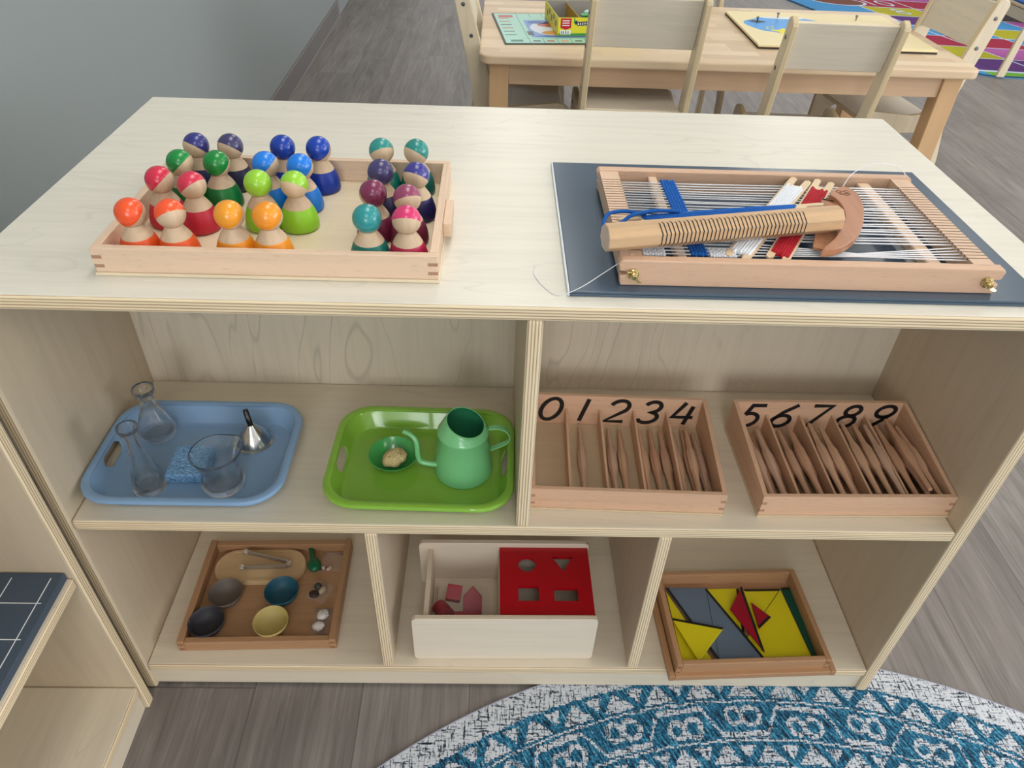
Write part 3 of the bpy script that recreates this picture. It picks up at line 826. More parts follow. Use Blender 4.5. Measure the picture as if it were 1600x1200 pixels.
dish = MB().lathe([(.0130, 0), (.0150, .0004), (.0240, .0075), (.0310, .0150), (.0345, .0205), (.0352, .0212), (.0346, .0216), (.0335, .0208), (.0290, .0140), (.0220, .0070), (.0140, .0020), (.0002, .0016)], 48, cap1=True).build('dish', plain('green_enamel', srgb(70, 164, 84), .2, Coat_Weight=.4), None, angle=60)
tag(dish, 'round mint green metal dish holding a natural sponge on the green tray', 'dish', None, (.4290, .1120, TB))
ns = bmesh.new(); bmesh.ops.create_icosphere(ns, subdivisions=5, radius=1.0)
from mathutils import noise as mnoise
for v in ns.verts:
    p = v.co.copy(); k = 1 + .16 * mnoise.noise(p * 1.6 + Vector((3, 1, 7))) + .035 * mnoise.noise(p * 9) + .02 * mnoise.noise(p * 24)
    v.co = Vector((p.x * .0150, p.y * .0195, p.z * .0090)) * k
    if p.x > 0 and p.y > 0: v.co.x *= 1.08
me = bpy.data.meshes.new('natural_sponge'); ns.to_mesh(me); ns.free()
me.polygons.foreach_set('use_smooth', [True] * len(me.polygons))
NSM = Mat('natural_sponge'); q = NSM.noise(NSM.vec((260, 260, 260)), 1, 3); NSM.base(NSM.ramp(q, [(.28, srgb(150, 120, 66)), (.42, srgb(214, 190, 136)), (.7, srgb(230, 210, 160))])).set(Roughness=.95); NSM.bump(q, .6, .002)
me.materials.append(NSM.m)
o = bpy.data.objects.new('natural_sponge', me); COL.objects.link(o)
tag(o, 'tan natural sponge lying in the mint green dish', 'sponge', None, (.4300, .1120, TB + .0125)); o.rotation_euler = (0, 0, math.radians(-32))

# ================================================================== spindle boxes
def arc(cx, cy, rx, ry, a0, a1, n=20): return [(cx + rx * math.cos(math.radians(a0 + (a1 - a0) * k / n)), cy + ry * math.sin(math.radians(a0 + (a1 - a0) * k / n))) for k in range(n + 1)]
DIG = {  # strokes in a unit box 0.62 wide, 1 high (before the slant)
 '0': [(arc(.31, .5, .27, .46, 0, 360, 36), True)],
 '1': [([(.31, .02), (.31, .98)], False)],
 '2': [(arc(.31, .69, .25, .27, 165, -38, 20) + [(.06, .05), (.60, .05)], False)],
 '3': [(arc(.29, .73, .22, .23, 160, -90, 18) + arc(.29, .27, .26, .23, 90, -165, 20)[1:], False)],
 '4': [([(.22, .97), (.04, .34), (.62, .34)], False), ([(.46, .82), (.46, .02)], False)],
 '5': [([(.56, .95), (.18, .95), (.12, .55)], False), (arc(.27, .32, .27, .28, 125, -140, 22), False)],
 '6': [(arc(.31, .28, .25, .24, 0, 360, 32), True), ([(.07, .34), (.24, .66), (.54, .98)], False)],
 '7': [([(.04, .95), (.58, .95), (.20, .02)], False)],
 '8': [(arc(.31, .74, .20, .21, 0, 360, 28), True), (arc(.31, .27, .25, .24, 0, 360, 32), True)],
 '9': [(arc(.31, .72, .25, .24, 0, 360, 32), True), ([(.55, .66), (.38, .34), (.16, .02)], False)],
}
def numeral(ch, parent, x, y, z0, hgt, wd=.0066):
    b = MB()
    for pts, closed in DIG[ch]:
        P = [Vector(((u - .31) * hgt * 1.18 + v * hgt * .28, v * hgt)) for u, v in pts]
        if closed: P = P[:-1]
        n = len(P); L = []; R_ = []
        for i in range(n):
            a = P[(i - 1) % n] if (closed or i) else P[i]; c = P[(i + 1) % n] if (closed or i < n - 1) else P[i]
            d1 = (P[i] - a).normalized() if (P[i] - a).length > 1e-9 else (c - P[i]).normalized()
            d2 = (c - P[i]).normalized() if (c - P[i]).length > 1e-9 else d1
            t = (d1 + d2).normalized(); nr = Vector((-t.y, t.x)); k = min(1.6, 1 / max(.5, nr.dot(Vector((-d1.y, d1.x)))))
            L.append(P[i] + nr * wd / 2 * k); R_.append(P[i] - nr * wd / 2 * k)
        for i in range(n if closed else n - 1):
            j = (i + 1) % n
            q = [R_[i], R_[j], L[j], L[i]]
            b.add([(x + p.x, y, z0 + p.y) for p in q] + [(x + p.x, y - .0003, z0 + p.y) for p in q], [(4, 5, 6, 7), (0, 1, 5, 4), (2, 3, 7, 6), (1, 2, 6, 5), (3, 0, 4, 7)])
    b.build('numeral', BLACK, parent, label='black numeral ' + ch)


SPM1 = [wood('spindle_wood', c, 'y', .10, .5, fleck=.2) for c in (srgb(200, 158, 128), srgb(190, 144, 114), srgb(196, 160, 136))]
SPL = .142
def spindle_mesh(mat):
    prof = [(.0026, 0), (.0034, .0012), (.0037, .020), (.0046, .046), (.0056, .052), (.0071, .058), (.0071, .090), (.0056, .096), (.0046, .101), (.0037, .123), (.0031, SPL - .0012), (.0028, SPL)]
    b = MB().lathe(prof, 8, M=Mrow((1, 0, 0), (0, 0, -1), (0, 1, 0)), ang0=PI / 8)
    me = b.build('wooden_spindle', mat, None, angle=30, recalc=True)
    return me
protos = [spindle_mesh(m) for m in SPM1]
used = [False] * len(protos)
def spindle(world_M, label, group, k):
    if not used[k]: o = protos[k]; used[k] = True
    else: o = protos[k].copy(); COL.objects.link(o)
    tag(o, label, 'spindle', group); o.matrix_world = world_M
    loc, rot, sc = world_M.decompose(); o.location = loc; o.rotation_euler = rot.to_euler()

SBX = wood('spindle_box_beech_lengthwise', srgb(210, 170, 140), 'x', .11, .45, fleck=.4)
SBY = wood('spindle_box_beech_deepwise', srgb(206, 165, 134), 'y', .11, .45, fleck=.4)
def spindle_box(label, digits, ox, oy, rz, bw, bd_, wx, rnd, wall=.0065):
    t = thing('spindle_box', label, 'box', (ox, oy, ZM + .0004), rz)
    hf, hb_ = .040, .060
    MB().box(-.0008, bw + .0008, -.0008, bd_ + .0008, 0, .0035).build('base_panel', birch('box_base_ply', srgb(206, 184, 152), 'x', figure=.1), t)
    f = MB().box(0, bw, 0, wall, .0036, hf)
    for xx in (0, bw - .0075):
        for z0, z1 in ((.010, .0155), (.024, .0295)): f.box(xx - .0001, xx + .0076, -.0001, .003, z0, z1, 1)
    f.build('front_wall', [SBX, BED], t, .0006)
    MB().box(0, bw, bd_ - wall, bd_, .0036, hb_).build('back_wall', SBX, t, .0006)
    for x0 in (0, bw - wall):
        MB().prism([(wall + .0001, .0036), (bd_ - wall - .0001, .0036), (bd_ - wall - .0001, hb_), (wall + .0001, hf)], 0, wall, M=Mrow((0, 1, 0), (0, 0, 1), (1, 0, 0), (x0, 0, 0))).build('side_wall', SBY, t, .0006)
    for x in wx:
        MB().prism([(wall + .0001, .0036), (bd_ - wall - .0001, .0036), (bd_ - wall - .0001, hb_ - .024), (wall + .0001, hf - .012)], 0, .0034, M=Mrow((0, 1, 0), (0, 0, 1), (1, 0, 0), (x - .0017, 0, 0))).build('divider', SBY, t, .0004)
    edges = [wall] + [x for x in wx] + [bw - wall]
    base_M = Matrix.Translation((ox, oy, ZM + .0004)) @ Matrix.Rotation(rz, 4, 'Z')
    r2 = random.Random(rnd)
    for i, ch in enumerate(digits):
        cx = (edges[i] + edges[i + 1]) / 2
        numeral(ch, t, cx - .0050, bd_ - wall - .0001, .0100, .0460)
        n = int(ch); wn = 'zero one two three four five six seven eight nine'.split()[n]; lab = 'brown wooden spindle in the compartment under the numeral ' + wn; grp = 'spindles under the numeral ' + wn
        x0, x1 = edges[i] + .0092, edges[i + 1] - .0092
        layer, left = 0, n
        while left > 0:
            m_ = min(left, 3 if layer % 2 == 0 else 2)
            for k in range(m_):
                if n <= 2: xx = cx + (k - (n - 1) / 2) * .0150 - .004
                elif layer % 2: xx = cx + (k - (m_ - 1) / 2) * .0165 + r2.uniform(-.001, .001)
                elif m_ == 1: xx = cx + .004
                else: xx = x0 + (x1 - x0) * k / 2
                dx = r2.uniform(-1.2, 1.2) if layer else r2.uniform(-.3, .3)
                z = .0108 + layer * .0100
                M = base_M @ Matrix.Translation((xx, wall + .0015 + r2.uniform(0, .006), z)) @ Matrix.Rotation(math.radians(dx), 4, 'Z')
                spindle(M, lab, grp, r2.randrange(3))
            left -= m_; layer += 1
    return t
spindle_box('beech spindle box numbered 0 to 4, right of the middle divider', '01234', .6213, .0345, math.radians(-1.5), .2650, .1780, [.0555, .1070, .1580, .2085], 5)
spindle_box('beech spindle box numbered 5 to 9, at the right end of the middle shelf', '56789', .9345, .0260, math.radians(.9), .2670, .1780, [.0555, .1068, .1575, .2090], 9)
# ================================================================== bottom shelf, left: sorting tray
BTX, BTY, BTR = .0632, .0255, math.radians(1.6)
def wtray(name, label, cat, x, y, z, rz, w_, d_, h_, th, mats, floor_h=.004, joint=True, dz_side=.0):
    t = thing(name, label, cat, (x, y, z), rz)
    mx, my, md = mats
    MB().box(.001, w_ - .001, .001, d_ - .001, 0, floor_h).build('base_panel', mx, t)
    f = MB().box(th if joint else 0, w_ - th if joint else w_, 0, th, 0.0001, h_)
    f.build('front_wall', mx, t, .0015)
    MB().box(th, w_ - th, d_ - th, d_, .0001, h_).build('back_wall', mx, t, .0015)
    for x0 in (0, w_ - th):
        s = MB().box(x0, x0 + th, 0, d_, .0001, h_ + dz_side, 0)
        if joint:
            for z0, z1 in ((h_ * .10, h_ * .36), (h_ * .62, h_ * .88)): s.box(x0 + .0008, x0 + th - .0008, -.0002, .002, z0, z1, 1)
        s.build('side_wall', [my, md], t, .0012)
    return t
wtray('wooden_tray', 'stained beech tray with four small bowls on the left of the bottom shelf', 'tray', BTX, BTY, ZB + .0004, BTR, .2555, .2080, .0240, .0110, (OKX, OKY, OKD), dz_side=.003)
FL = ZB + .0048
def bowl(label, x, y, c, ci=None, rx=0.0, ry=0.0):
    m = plain('stoneware_glaze', c, .55); 
    b = MB().lathe([(.0130, 0), (.0150, .0005), (.0208, .0050), (.0255, .0120), (.0284, .0200), (.0292, .0234), (.0286, .0244), (.0277, .0234), (.0260, .0185), (.0228, .0115), (.0176, .0060), (.0100, .0036), (.0002, .0032)], 48, cap1=True)
    o = b.build('bowl', m, None, angle=70); tag(o, label, 'bowl', 'small sorting bowls', (x, y, FL)); return o
bowl('small brown grey bowl in front of the oval board, left one of the back pair', .1150, .1205, srgb(104, 92, 84))
bowl('small black bowl in the front left corner of the bottom shelf tray', .1000, .0640, srgb(48, 46, 54))
bowl('small dark teal bowl in front of the oval board', .2100, .1255, srgb(30, 84, 104))
bowl('small mustard yellow bowl near the front of the bottom shelf tray', .2060, .0660, srgb(188, 168, 104))
OVM = wood('oval_board_wood', srgb(206, 174, 132), 'x', .08, .5)
def stadium(hx, hy, n=16): return [(hx - hy + hy * math.cos(-PI / 2 + PI * k / n), hy * math.sin(-PI / 2 + PI * k / n)) for k in range(n + 1)] + [(-(hx - hy) + hy * math.cos(PI / 2 + PI * k / n), hy * math.sin(PI / 2 + PI * k / n)) for k in range(n + 1)]
ov = thing('oval_board', 'pale oval wooden board at the back of the bottom shelf tray', 'board', (.1560, .1880, FL), BTR)
MB().prism(stadium(.0810, .0370), 0, .0080).build('board', OVM, ov, .002, 3)
rim = MB(); oo, ii = stadium(.0790, .0350), stadium(.0735, .0295); nn = len(oo)
rim.add([(x, y, .0081) for x, y in oo] + [(x, y, .0095) for x, y in oo] + [(x, y, .0095) for x, y in ii] + [(x, y, .0081) for x, y in ii],
        [(r * nn + k, r * nn + (k + 1) % nn, (r + 1) * nn + (k + 1) % nn, (r + 1) * nn + k) for r in range(3) for k in range(nn)])
rim.build('rim', OVM, ov, .0004, recalc=True)
tg = thing('tongs', 'small grey metal tongs with clear tips lying on the oval board', 'tongs', (.2050, .1880, FL + .0125), 0)
TGM = Mat('brushed_metal').base(srgb(186, 178, 170)).set(Metallic=.85, Roughness=.35).m
ACR = Mat('clear_acrylic').base((.95, .97, .97)).set(Roughness=.05, Transmission_Weight=.9, IOR=1.45).m
for nm, a, b_ in (('arm', (0, .006, 0), (-.076, .022, .004)), ('arm', (0, -.004, 0), (-.076, -.008, 0))):
    a, b_ = Vector(a), Vector(b_); d = (b_ - a).normalized(); nrm = Vector((-d.y, d.x, 0)).normalized(); up = d.cross(nrm)
    vs = [tuple(p + nrm * s1 * .0022 + up * s2 * .0042) for p in (a, b_) for s1, s2 in ((-1, -1), (1, -1), (1, 1), (-1, 1))]
    MB().add(vs, [(0, 1, 2, 3), (7, 6, 5, 4), (0, 4, 5, 1), (1, 5, 6, 2), (2, 6, 7, 3), (3, 7, 4, 0)]).build('arm', TGM, tg, .0008, recalc=True)
    MB().lathe([(.001, -.006), (.0045, -.004), (.0055, 0), (.0045, .004), (.001, .006)], 16, M=Matrix.Translation(b_ + d * .004)).build('tip', ACR, tg, label='clear plastic tip')
MB().lathe([(.0040, -.0060), (.0048, -.0050), (.0048, .0050), (.0040, .0060)], 16, M=Matrix.Translation((.0022, .001, 0))).build('hinge', ACR, tg, label='clear plastic hinge')
bm_s = MB().lathe([(.0005, -.0130), (.0060, -.0118), (.0100, -.0080), (.0118, -.0020), (.0118, .0035), (.0100, .0090), (.0070, .0140), (.0052, .0190), (.0044, .0260), (.0043, .0340), (.0046, .0410), (.0042, .0445), (.0024, .0465), (.0004, .0470)], 24, M=Mrow((1, 0, 0), (0, 0, .62), (0, 1, 0)))
tmp = bm_s.build('scoop', plain('green_gloss_paint', srgb(8, 96, 58), .35), None, recalc=True); me = tmp.data; bpy.data.objects.remove(tmp)
o = bpy.data.objects.new('scoop', me); COL.objects.link(o)
tag(o, 'dark green rounded scoop with short handle beside the oval board', 'scoop', None, (.2520, .1900, FL + .0078)); o.rotation_euler = (0, 0, math.radians(20))

# clear bags of little stones and shells
def bag_mat(name, tint=(1, 1, 1), a=.06):
    m = Mat(name); nt = m.nt; out = [n for n in nt.nodes if n.type == 'OUTPUT_MATERIAL'][0]
    tr = nt.nodes.new('ShaderNodeBsdfTransparent'); tr.inputs[0].default_value = (*tint, 1)
    mx = nt.nodes.new('ShaderNodeMixShader'); mx.inputs[0].default_value = a
    m.base((.9, .9, .9)).set(Roughness=.12)
    m.bump(m.noise(m.vec((45, 45, 45)), 1, 2, .5, 1.0), .9, .006)
    nt.links.new(tr.outputs[0], mx.inputs[1]); nt.links.new(m.b.outputs[0], mx.inputs[2]); nt.links.new(mx.outputs[0], out.inputs[0])
    return m.m
BAGM = bag_mat('clear_polythene')
def bag(label, cx, cy, w_, d_, h_, rz, zip_y, seed, z=FL, rise=None):
    t = thing('zip_bag', label, 'bag', (cx, cy, z), rz, None)
    r3 = random.Random(seed); nx, ny = 18, 18; b = MB(); vs = []
    for layer in (0, 1):
        for j in range(ny + 1):
            for i in range(nx + 1):
                u, v = i / nx, j / ny; e = min(1, 5 * min(u, 1 - u, v, 1 - v))
                zz = .0004 if layer == 0 else .0008 + h_ * e * (.55 + .45 * mnoise.noise(Vector((u * 5 + seed, v * 5, seed))))
                vs.append(((u - .5) * w_ * (1 + .02 * math.sin(v * 9 + seed)), (v - .5) * d_, zz))
    k0 = (nx + 1) * (ny + 1); fs = []
    for j in range(ny):
        for i in range(nx):
            a = j * (nx + 1) + i; q = (a, a + 1, a + nx + 2, a + nx + 1); fs.append(tuple(k0 + k for k in q)); fs.append(q[::-1])
    for i in range(nx): fs.append((i, i + 1, k0 + i + 1, k0 + i)[::1]); a = ny * (nx + 1) + i; fs.append((a + 1, a, k0 + a, k0 + a + 1))
    for j in range(ny): a = j * (nx + 1); fs.append((a + nx + 1, a, k0 + a, k0 + a + nx + 1)); a += nx; fs.append((a, a + nx + 1, k0 + a + nx + 1, k0 + a))
    b.add(vs, fs, 0, True); b.build('film', BAGM, t)
    if zip_y is not None:
        zb_ = MB().tube([(-w_ * .46, zip_y, .0022), (w_ * .46, zip_y, .0022)], .0006, 6).tube([(-w_ * .46, zip_y + .003, .0022), (w_ * .46, zip_y + .003, .0022)], .0006, 6)
        zb_.build('zip_strip', ACR, t)
    return t
def blob(name, label, cat, x, y, z, sx, sy, sz, c, seed, group=None, rough=.5, rib=0, rz=0.0):
    b = bmesh.new(); bmesh.ops.create_icosphere(b, subdivisions=4, radius=1)
    for v in b.verts:
        p = v.co.copy(); k = 1 + .13 * mnoise.noise(p * 1.4 + Vector((seed, seed * 2, 0)))
        if rib:
            a = math.atan2(p.x, p.y + 1.15); k *= 1 + .05 * math.cos(a * rib); 
            if p.y < 0: k *= 1 - .22 * abs(p.x) * -p.y
        v.co = Vector((p.x * sx, p.y * sy, p.z * sz)) * k
    me = bpy.data.meshes.new(name); b.to_mesh(me); b.free(); me.polygons.foreach_set('use_smooth', [True] * len(me.polygons))
    me.materials.append(plain(name + '_surface', c, rough)); o = bpy.data.objects.new(name, me); COL.objects.link(o)
    tag(o, label, cat, group, (x, y, z), rz); return o
bag('flat clear zip bag of tiny pebbles by the green scoop', .2800, .2040, .040, .044, .0030, BTR, .014, 1)
bag('clear zip bag of dark stones in the middle of the tray right side', .2715, .1390, .036, .040, .0085, math.radians(-22), None, 2)
bag('clear zip bag of white shells in the front right tray corner', .2850, .0800, .032, .050, .0100, BTR, .020, 3)
for lab, x, y, c, r in (('tiny dark brown pebble, leftmost in the pebble bag', .2632, .1845, srgb(60, 44, 38), .0032), ('tiny cream pebble beside the dark brown one', .2685, .1875, srgb(214, 196, 176), .0034), ('tiny black pebble between the cream and pink ones', .2738, .1870, srgb(40, 34, 34), .0026), ('tiny pink pebble at the front of the pebble bag', .2775, .1850, srgb(220, 190, 176), .0034), ('tiny tan pebble, rightmost in the pebble bag', .2808, .1892, srgb(186, 160, 130), .0040)):
    blob('pebble', lab, 'pebble', x, y, FL + .0045, r, r * .9, r * .7, c, x * 90, 'pebbles in the bags')
blob('pebble', 'dark grey green stone at the back of the middle bag', 'pebble', .2665, .1470, FL + .0060, .0066, .0062, .0045, srgb(64, 66, 64), 3, 'pebbles in the bags')
blob('pebble', 'large dark brown stone at the front of the middle bag', 'pebble', .2630, .1305, FL + .0062, .0090, .0078, .0048, srgb(52, 36, 38), 5, 'pebbles in the bags')
blob('pebble', 'pale translucent stone on the right in the middle bag', 'pebble', .2760, .1395, FL + .0058, .0055, .0095, .0042, srgb(176, 160, 134), 8, 'pebbles in the bags', rz=-.5)
blob('seashell', 'white ribbed seashell at the back of the shell bag', 'seashell', .2865, .0880, FL + .0075, .0098, .0105, .0060, srgb(222, 216, 210), 1, 'white seashells', .5, 24, -.5)
blob('seashell', 'white fan seashell at the front of the shell bag', 'seashell', .2835, .0665, FL + .0072, .0108, .0088, .0058, srgb(228, 222, 216), 4, 'white seashells', .5, 26, .15)

# ================================================================== bottom shelf, middle: shape box
PALE = wood('pale_plywood', srgb(226, 212, 192), 'x', .06, .45)
PALEY = wood('pale_plywood_deep', srgb(222, 206, 184), 'y', .06, .45)
PLE = ply('pale_plywood_edge_y', 'y', srgb(224, 208, 186), srgb(184, 158, 130), .0030)
PLX = ply('pale_plywood_edge_x', 'x', srgb(224, 208, 186), srgb(184, 158, 130), .0030)
IX, IY, IW, ID, IH = .4490, .0155, .2930, .1560, .1140
ib = thing('shape_box', 'pale wooden box with red shape sorter lid on the middle of the bottom shelf', 'box', (IX, IY, ZB + .0004), math.radians(.5))
def panel(y0, y1, nm):
    out = rrect(0, IW, 0, IH, .009, 5)
    n = len(out); b = MB(); M = Mrow((1, 0, 0), (0, 0, 1), (0, -1, 0), (0, y1, 0))
    b.prism(out, 0, y1 - y0, 0, M=M, side=1); return b.build(nm, [PALE, PLE], ib, .0012, 2, recalc=True)
panel(0, .0085, 'front_panel'); panel(ID - .0085, ID, 'back_panel')
MB().box(.0165, .0245, .0087, ID - .0087, .010, IH - .015, thick='x').build('end_panel', [PALEY, PLX], ib, .0006)
MB().box(.1370, .1430, .0087, ID - .0087, .0165, IH - .0165, thick='x').build('partition', [PALEY, PLX], ib, .0006)
MB().box(IW - .0125, IW - .0045, .0087, ID - .0087, .010, IH - .0195, thick='x').build('end_panel', [PALEY, PLX], ib, .0006)
MB().box(.0247, IW - .0127, .0087, ID - .0087, .010, .016).build('base_panel', PALE, ib)
REDP = plain('red_paint', srgb(178, 8, 24), .34)
cu = bpy.data.curves.new('lid', 'CURVE'); cu.dimensions = '2D'; cu.fill_mode = 'BOTH'
def spl(pts):
    s = cu.splines.new('POLY'); s.points.add(len(pts) - 1)
    for p, q in zip(s.points, pts): p.co = (q[0], q[1], 0, 1)
    s.use_cyclic_u = True
lx0, lx1, ly0, ly1 = .1385, IW - .0030, .0088, ID - .0088
spl([(lx0, ly0), (lx1, ly0), (lx1, ly1), (lx0, ly1)])
spl(arc(.1845, .1125, .0150, .0150, 0, 345, 23))
spl([(.2275, .1280), (.2630, .1280), (.2450, .0985)])
spl([(.1685, .0410), (.2020, .0410), (.2020, .0690), (.1685, .0690)])
spl([(.2270, .0410), (.2660, .0410), (.2660, .0650), (.2270, .0650)])
cu.extrude = .0030
tmp = bpy.data.objects.new('tmp', cu); COL.objects.link(tmp)
dg = bpy.context.evaluated_depsgraph_get(); lme = bpy.data.meshes.new_from_object(tmp.evaluated_get(dg)); bpy.data.objects.remove(tmp)
lme.materials.clear(); lme.materials.append(REDP); lme.name = 'lid'
lo = bpy.data.objects.new('lid', lme); COL.objects.link(lo); lo.parent = ib; lo.location = (0, 0, IH - .0130); lo['label'] = 'red lid with round, triangular, square and oblong holes'
MB().box(IW - .0043, IW - .0030, .0088, ID - .0088, IH - .060, IH - .0162).build('side_flap', REDP, ib)
PINK = plain('pink_red_block', srgb(168, 44, 62), .5)
def block(nm, label, x, y, z, bm_, rot):
    o = bm_.build(nm, PINK, None, .0008, 2, recalc=True); tag(o, label, 'block', 'red shape blocks', (x, y, z)); o.rotation_euler = [math.radians(a) for a in rot]; return o
IF = ZB + .0004 + .0172
block('cube_block', 'red cube block, topmost in the clear bag', IX + .0610, IY + .0880, IF + .0390, MB().box(-.0125, .0125, -.0125, .0125, -.0125, .0125), (24, 8, -6))
block('cylinder_block', 'red cylinder block in the front left of the clear bag', IX + .0440, IY + .0680, IF + .0170, MB().lathe([(.0130, -.015), (.0130, .015)], 32), (75, 0, 35))
block('prism_block', 'red triangular block with pointed top on the right in the clear bag', IX + .0930, IY + .0840, IF + .0260, MB().prism([(-.0155, -.022), (.0155, -.022), (.0155, .006), (0, .023), (-.0155, .006)], -.012, .012), (38, 0, 0))
block('oblong_block', 'red oblong block at the front of the clear bag', IX + .0840, IY + .0450, IF + .0260, MB().box(-.020, .020, -.0125, .0125, -.0082, .0082), (0, 0, 3))
zb2 = thing('zip_bag', 'large clear zip bag of red blocks in the open half of the shape box', 'bag', (IX + .0750, IY + .0660, IF - .0006), 0)
b = MB(); nx = ny = 22; vs = []
for layer in (0, 1):
    for j in range(ny + 1):
        for i in range(nx + 1):
            u, v = i / nx, j / ny; e = min(1, 3.4 * min(u, 1 - u, v, 1 - v))
            zz = .0004 if layer == 0 else .0008 + .0620 * math.sqrt(e) * (.92 + .10 * mnoise.noise(Vector((u * 4, v * 4, 2))))
            vs.append(((u - .5) * .094, (v - .5) * .106, zz))
k0 = (nx + 1) * (ny + 1); fs = []
for j in range(ny):
    for i in range(nx): a = j * (nx + 1) + i; q = (a, a + 1, a + nx + 2, a + nx + 1); fs.append(tuple(k0 + k for k in q)); fs.append(q[::-1])
b.add(vs, fs, 0, True); b.build('film', bag_mat('clear_polythene_thick', a=.05), zb2)
MB().tube([(-.0455, -.045, .012), (-.0455, .045, .024)], .0009, 6).tube([(-.0425, -.045, .012), (-.0425, .045, .025)], .0009, 6).build('zip_strip', ACR, zb2)

# ================================================================== bottom shelf, right: geometric pieces
GR_ = math.radians(2.5)
gx, gy = .8640, -.0200
wtray('tray_lid', 'flat stained beech lid under the triangle box, jutting over the shelf front', 'lid', gx, gy, ZB + .0004, GR_, .2790, .1960, .0120, .0095, (OKX, OKY, OKD), .0032)
ux, uy = .8745, -.0120
GZ = ZB + .0038
wtray('triangle_box', 'stained beech box of coloured triangles, nested in the lid on the bottom shelf', 'box', ux, uy, GZ, GR_, .2560, .1800, .0320, .0090, (OKX, OKY, OKD), .0040)
TRI_M = {'grey': plain('grey_lacquer', srgb(98, 112, 130), .3), 'yellow': plain('yellow_lacquer', srgb(216, 200, 26), .3), 'red': plain('dark_red_lacquer', srgb(150, 10, 38), .3), 'green': plain('dark_green_lacquer', srgb(10, 74, 56), .35)}
EDGEM = plain('black_edge_line', (.008, .008, .008), .4)
def tri_piece(col, label, pts, z, black=(), bw=.0044, th=.0030):
    t = thing('triangle_piece', label, 'triangle', (pts[0][0], pts[0][1], z), 0, 'coloured constructive triangles')
    P = [(x - pts[0][0], y - pts[0][1]) for x, y in pts]
    ar = sum(P[i][0] * P[(i + 1) % len(P)][1] - P[(i + 1) % len(P)][0] * P[i][1] for i in range(len(P)))
    n = len(P); bl = list(black)
    if ar < 0: P = P[::-1]; bl = [(n - 2 - i) % n for i in bl]
    MB().prism(P, 0, th).build('plate', TRI_M[col], t, .0003, 1)
    for i in bl:
        a, c = Vector(P[i]), Vector(P[(i + 1) % n]); d = (c - a).normalized(); nn_ = Vector((-d.y, d.x))
        q = [a, c, c - d * bw * .6 + nn_ * bw, a + d * bw * .6 + nn_ * bw]
        MB().prism([(p.x, p.y) for p in q], th + .00005, th + .0002).build('edge_line', EDGEM, t, label='black line along one edge')
L0 = GZ + .0043
tri_piece('yellow', 'yellow triangle piece along the box left wall, under the other yellow one', [(.8870, .1440), (.9440, .0040), (.8905, .0030)], L0)
tri_piece('green', 'dark green piece showing along the box right wall', [(1.0980, .1545), (1.1155, .1560), (1.1190, .0130), (1.1125, .0125)], L0, (0,))
tri_piece('yellow', 'yellow triangle piece at the back, right of the grey pair', [(.9610, .1500), (1.0200, .1525), (1.0080, .0620)], L0, (1,))
tri_piece('yellow', 'yellow triangle piece in the back right, behind the big yellow one', [(1.0280, .1505), (1.0955, .1523), (1.0298, .0765)], L0, (0,))
tri_piece('yellow', 'largest yellow triangle piece, in the front right of the box', [(1.0960, .1510), (1.1105, .0120), (.9690, .0065)], L0)
tri_piece('grey', 'slate grey triangle piece with its point at the front, left one of the pair', [(.8860, .1500), (.9590, .1505), (.9510, .0050)], L0 + .0033, (2,))
tri_piece('grey', 'slate grey triangle piece with its point at the back, right one of the pair', [(.9596, .1505), (1.0310, .0090), (.9518, .0050)], L0 + .0033, (0,))
tri_piece('red', 'dark red triangle piece half hidden under the other red one', [(1.0330, .1190), (1.0600, .0900), (1.0330, .0670)], L0 + .0066, (1,))
tri_piece('red', 'dark red triangle piece lying on top, its long point to the front', [(1.0230, .1500), (.9910, .1030), (1.0290, .0210)], L0 + .0098, (2,))
tri_piece('yellow', 'yellow triangle piece lying on top of the grey pair at the front left', [(.8850, .0860), (.9720, .0680), (.9160, .0050)], L0 + .0066, (0,))
# ================================================================== table and chairs behind the shelf
TZ = .545
TBM = Mat('butcher_block'); x, y, z = TBM.xyz()
rowi = (y / .045).floor(); colx = x / .32 + (rowi * 5.37).sin() * 9.1
rid = ((rowi * 3.71 + colx.floor() * 7.13).sin() * 311.7).fract()
gr = TBM.noise(TBM.vec((6, 90, 90)), 1, 4, .6)
TBM.base(TBM.ramp(gr * .45 + rid * .55, [(.15, srgb(206, 178, 146)), (.5, srgb(224, 200, 168)), (.85, srgb(234, 214, 186))])).set(Roughness=.4)
TLEG = wood('table_leg_wood', srgb(206, 168, 126), 'z', .08, .45)
TAPR = wood('table_apron_wood', srgb(204, 172, 140), 'x', .10, .45)
tb_ = thing('classroom_table', 'low wooden block-top table with chairs around it, behind the shelf', 'table', (.5085, 1.7450, 0), 0)
TW, TD = 1.580, .765
MB().prism(rrect(0, TW, 0, TD, .035, 6), TZ - .028, TZ).build('tabletop', TBM.m, tb_, .006, 3)
for x0 in (.032, TW - .032 - .062):
    for y0 in (.032, TD - .032 - .062): MB().box(x0, x0 + .062, y0, y0 + .062, .0004, TZ - .0285).build('leg', TLEG, tb_, .003)
for y0 in (.040, TD - .060): MB().box(.095, TW - .095, y0, y0 + .020, TZ - .096, TZ - .0285).build('apron', TAPR, tb_, .001)
for x0 in (.040, TW - .060): MB().box(x0, x0 + .020, .095, TD - .095, TZ - .096, TZ - .0285).build('apron', TAPR, tb_, .001)

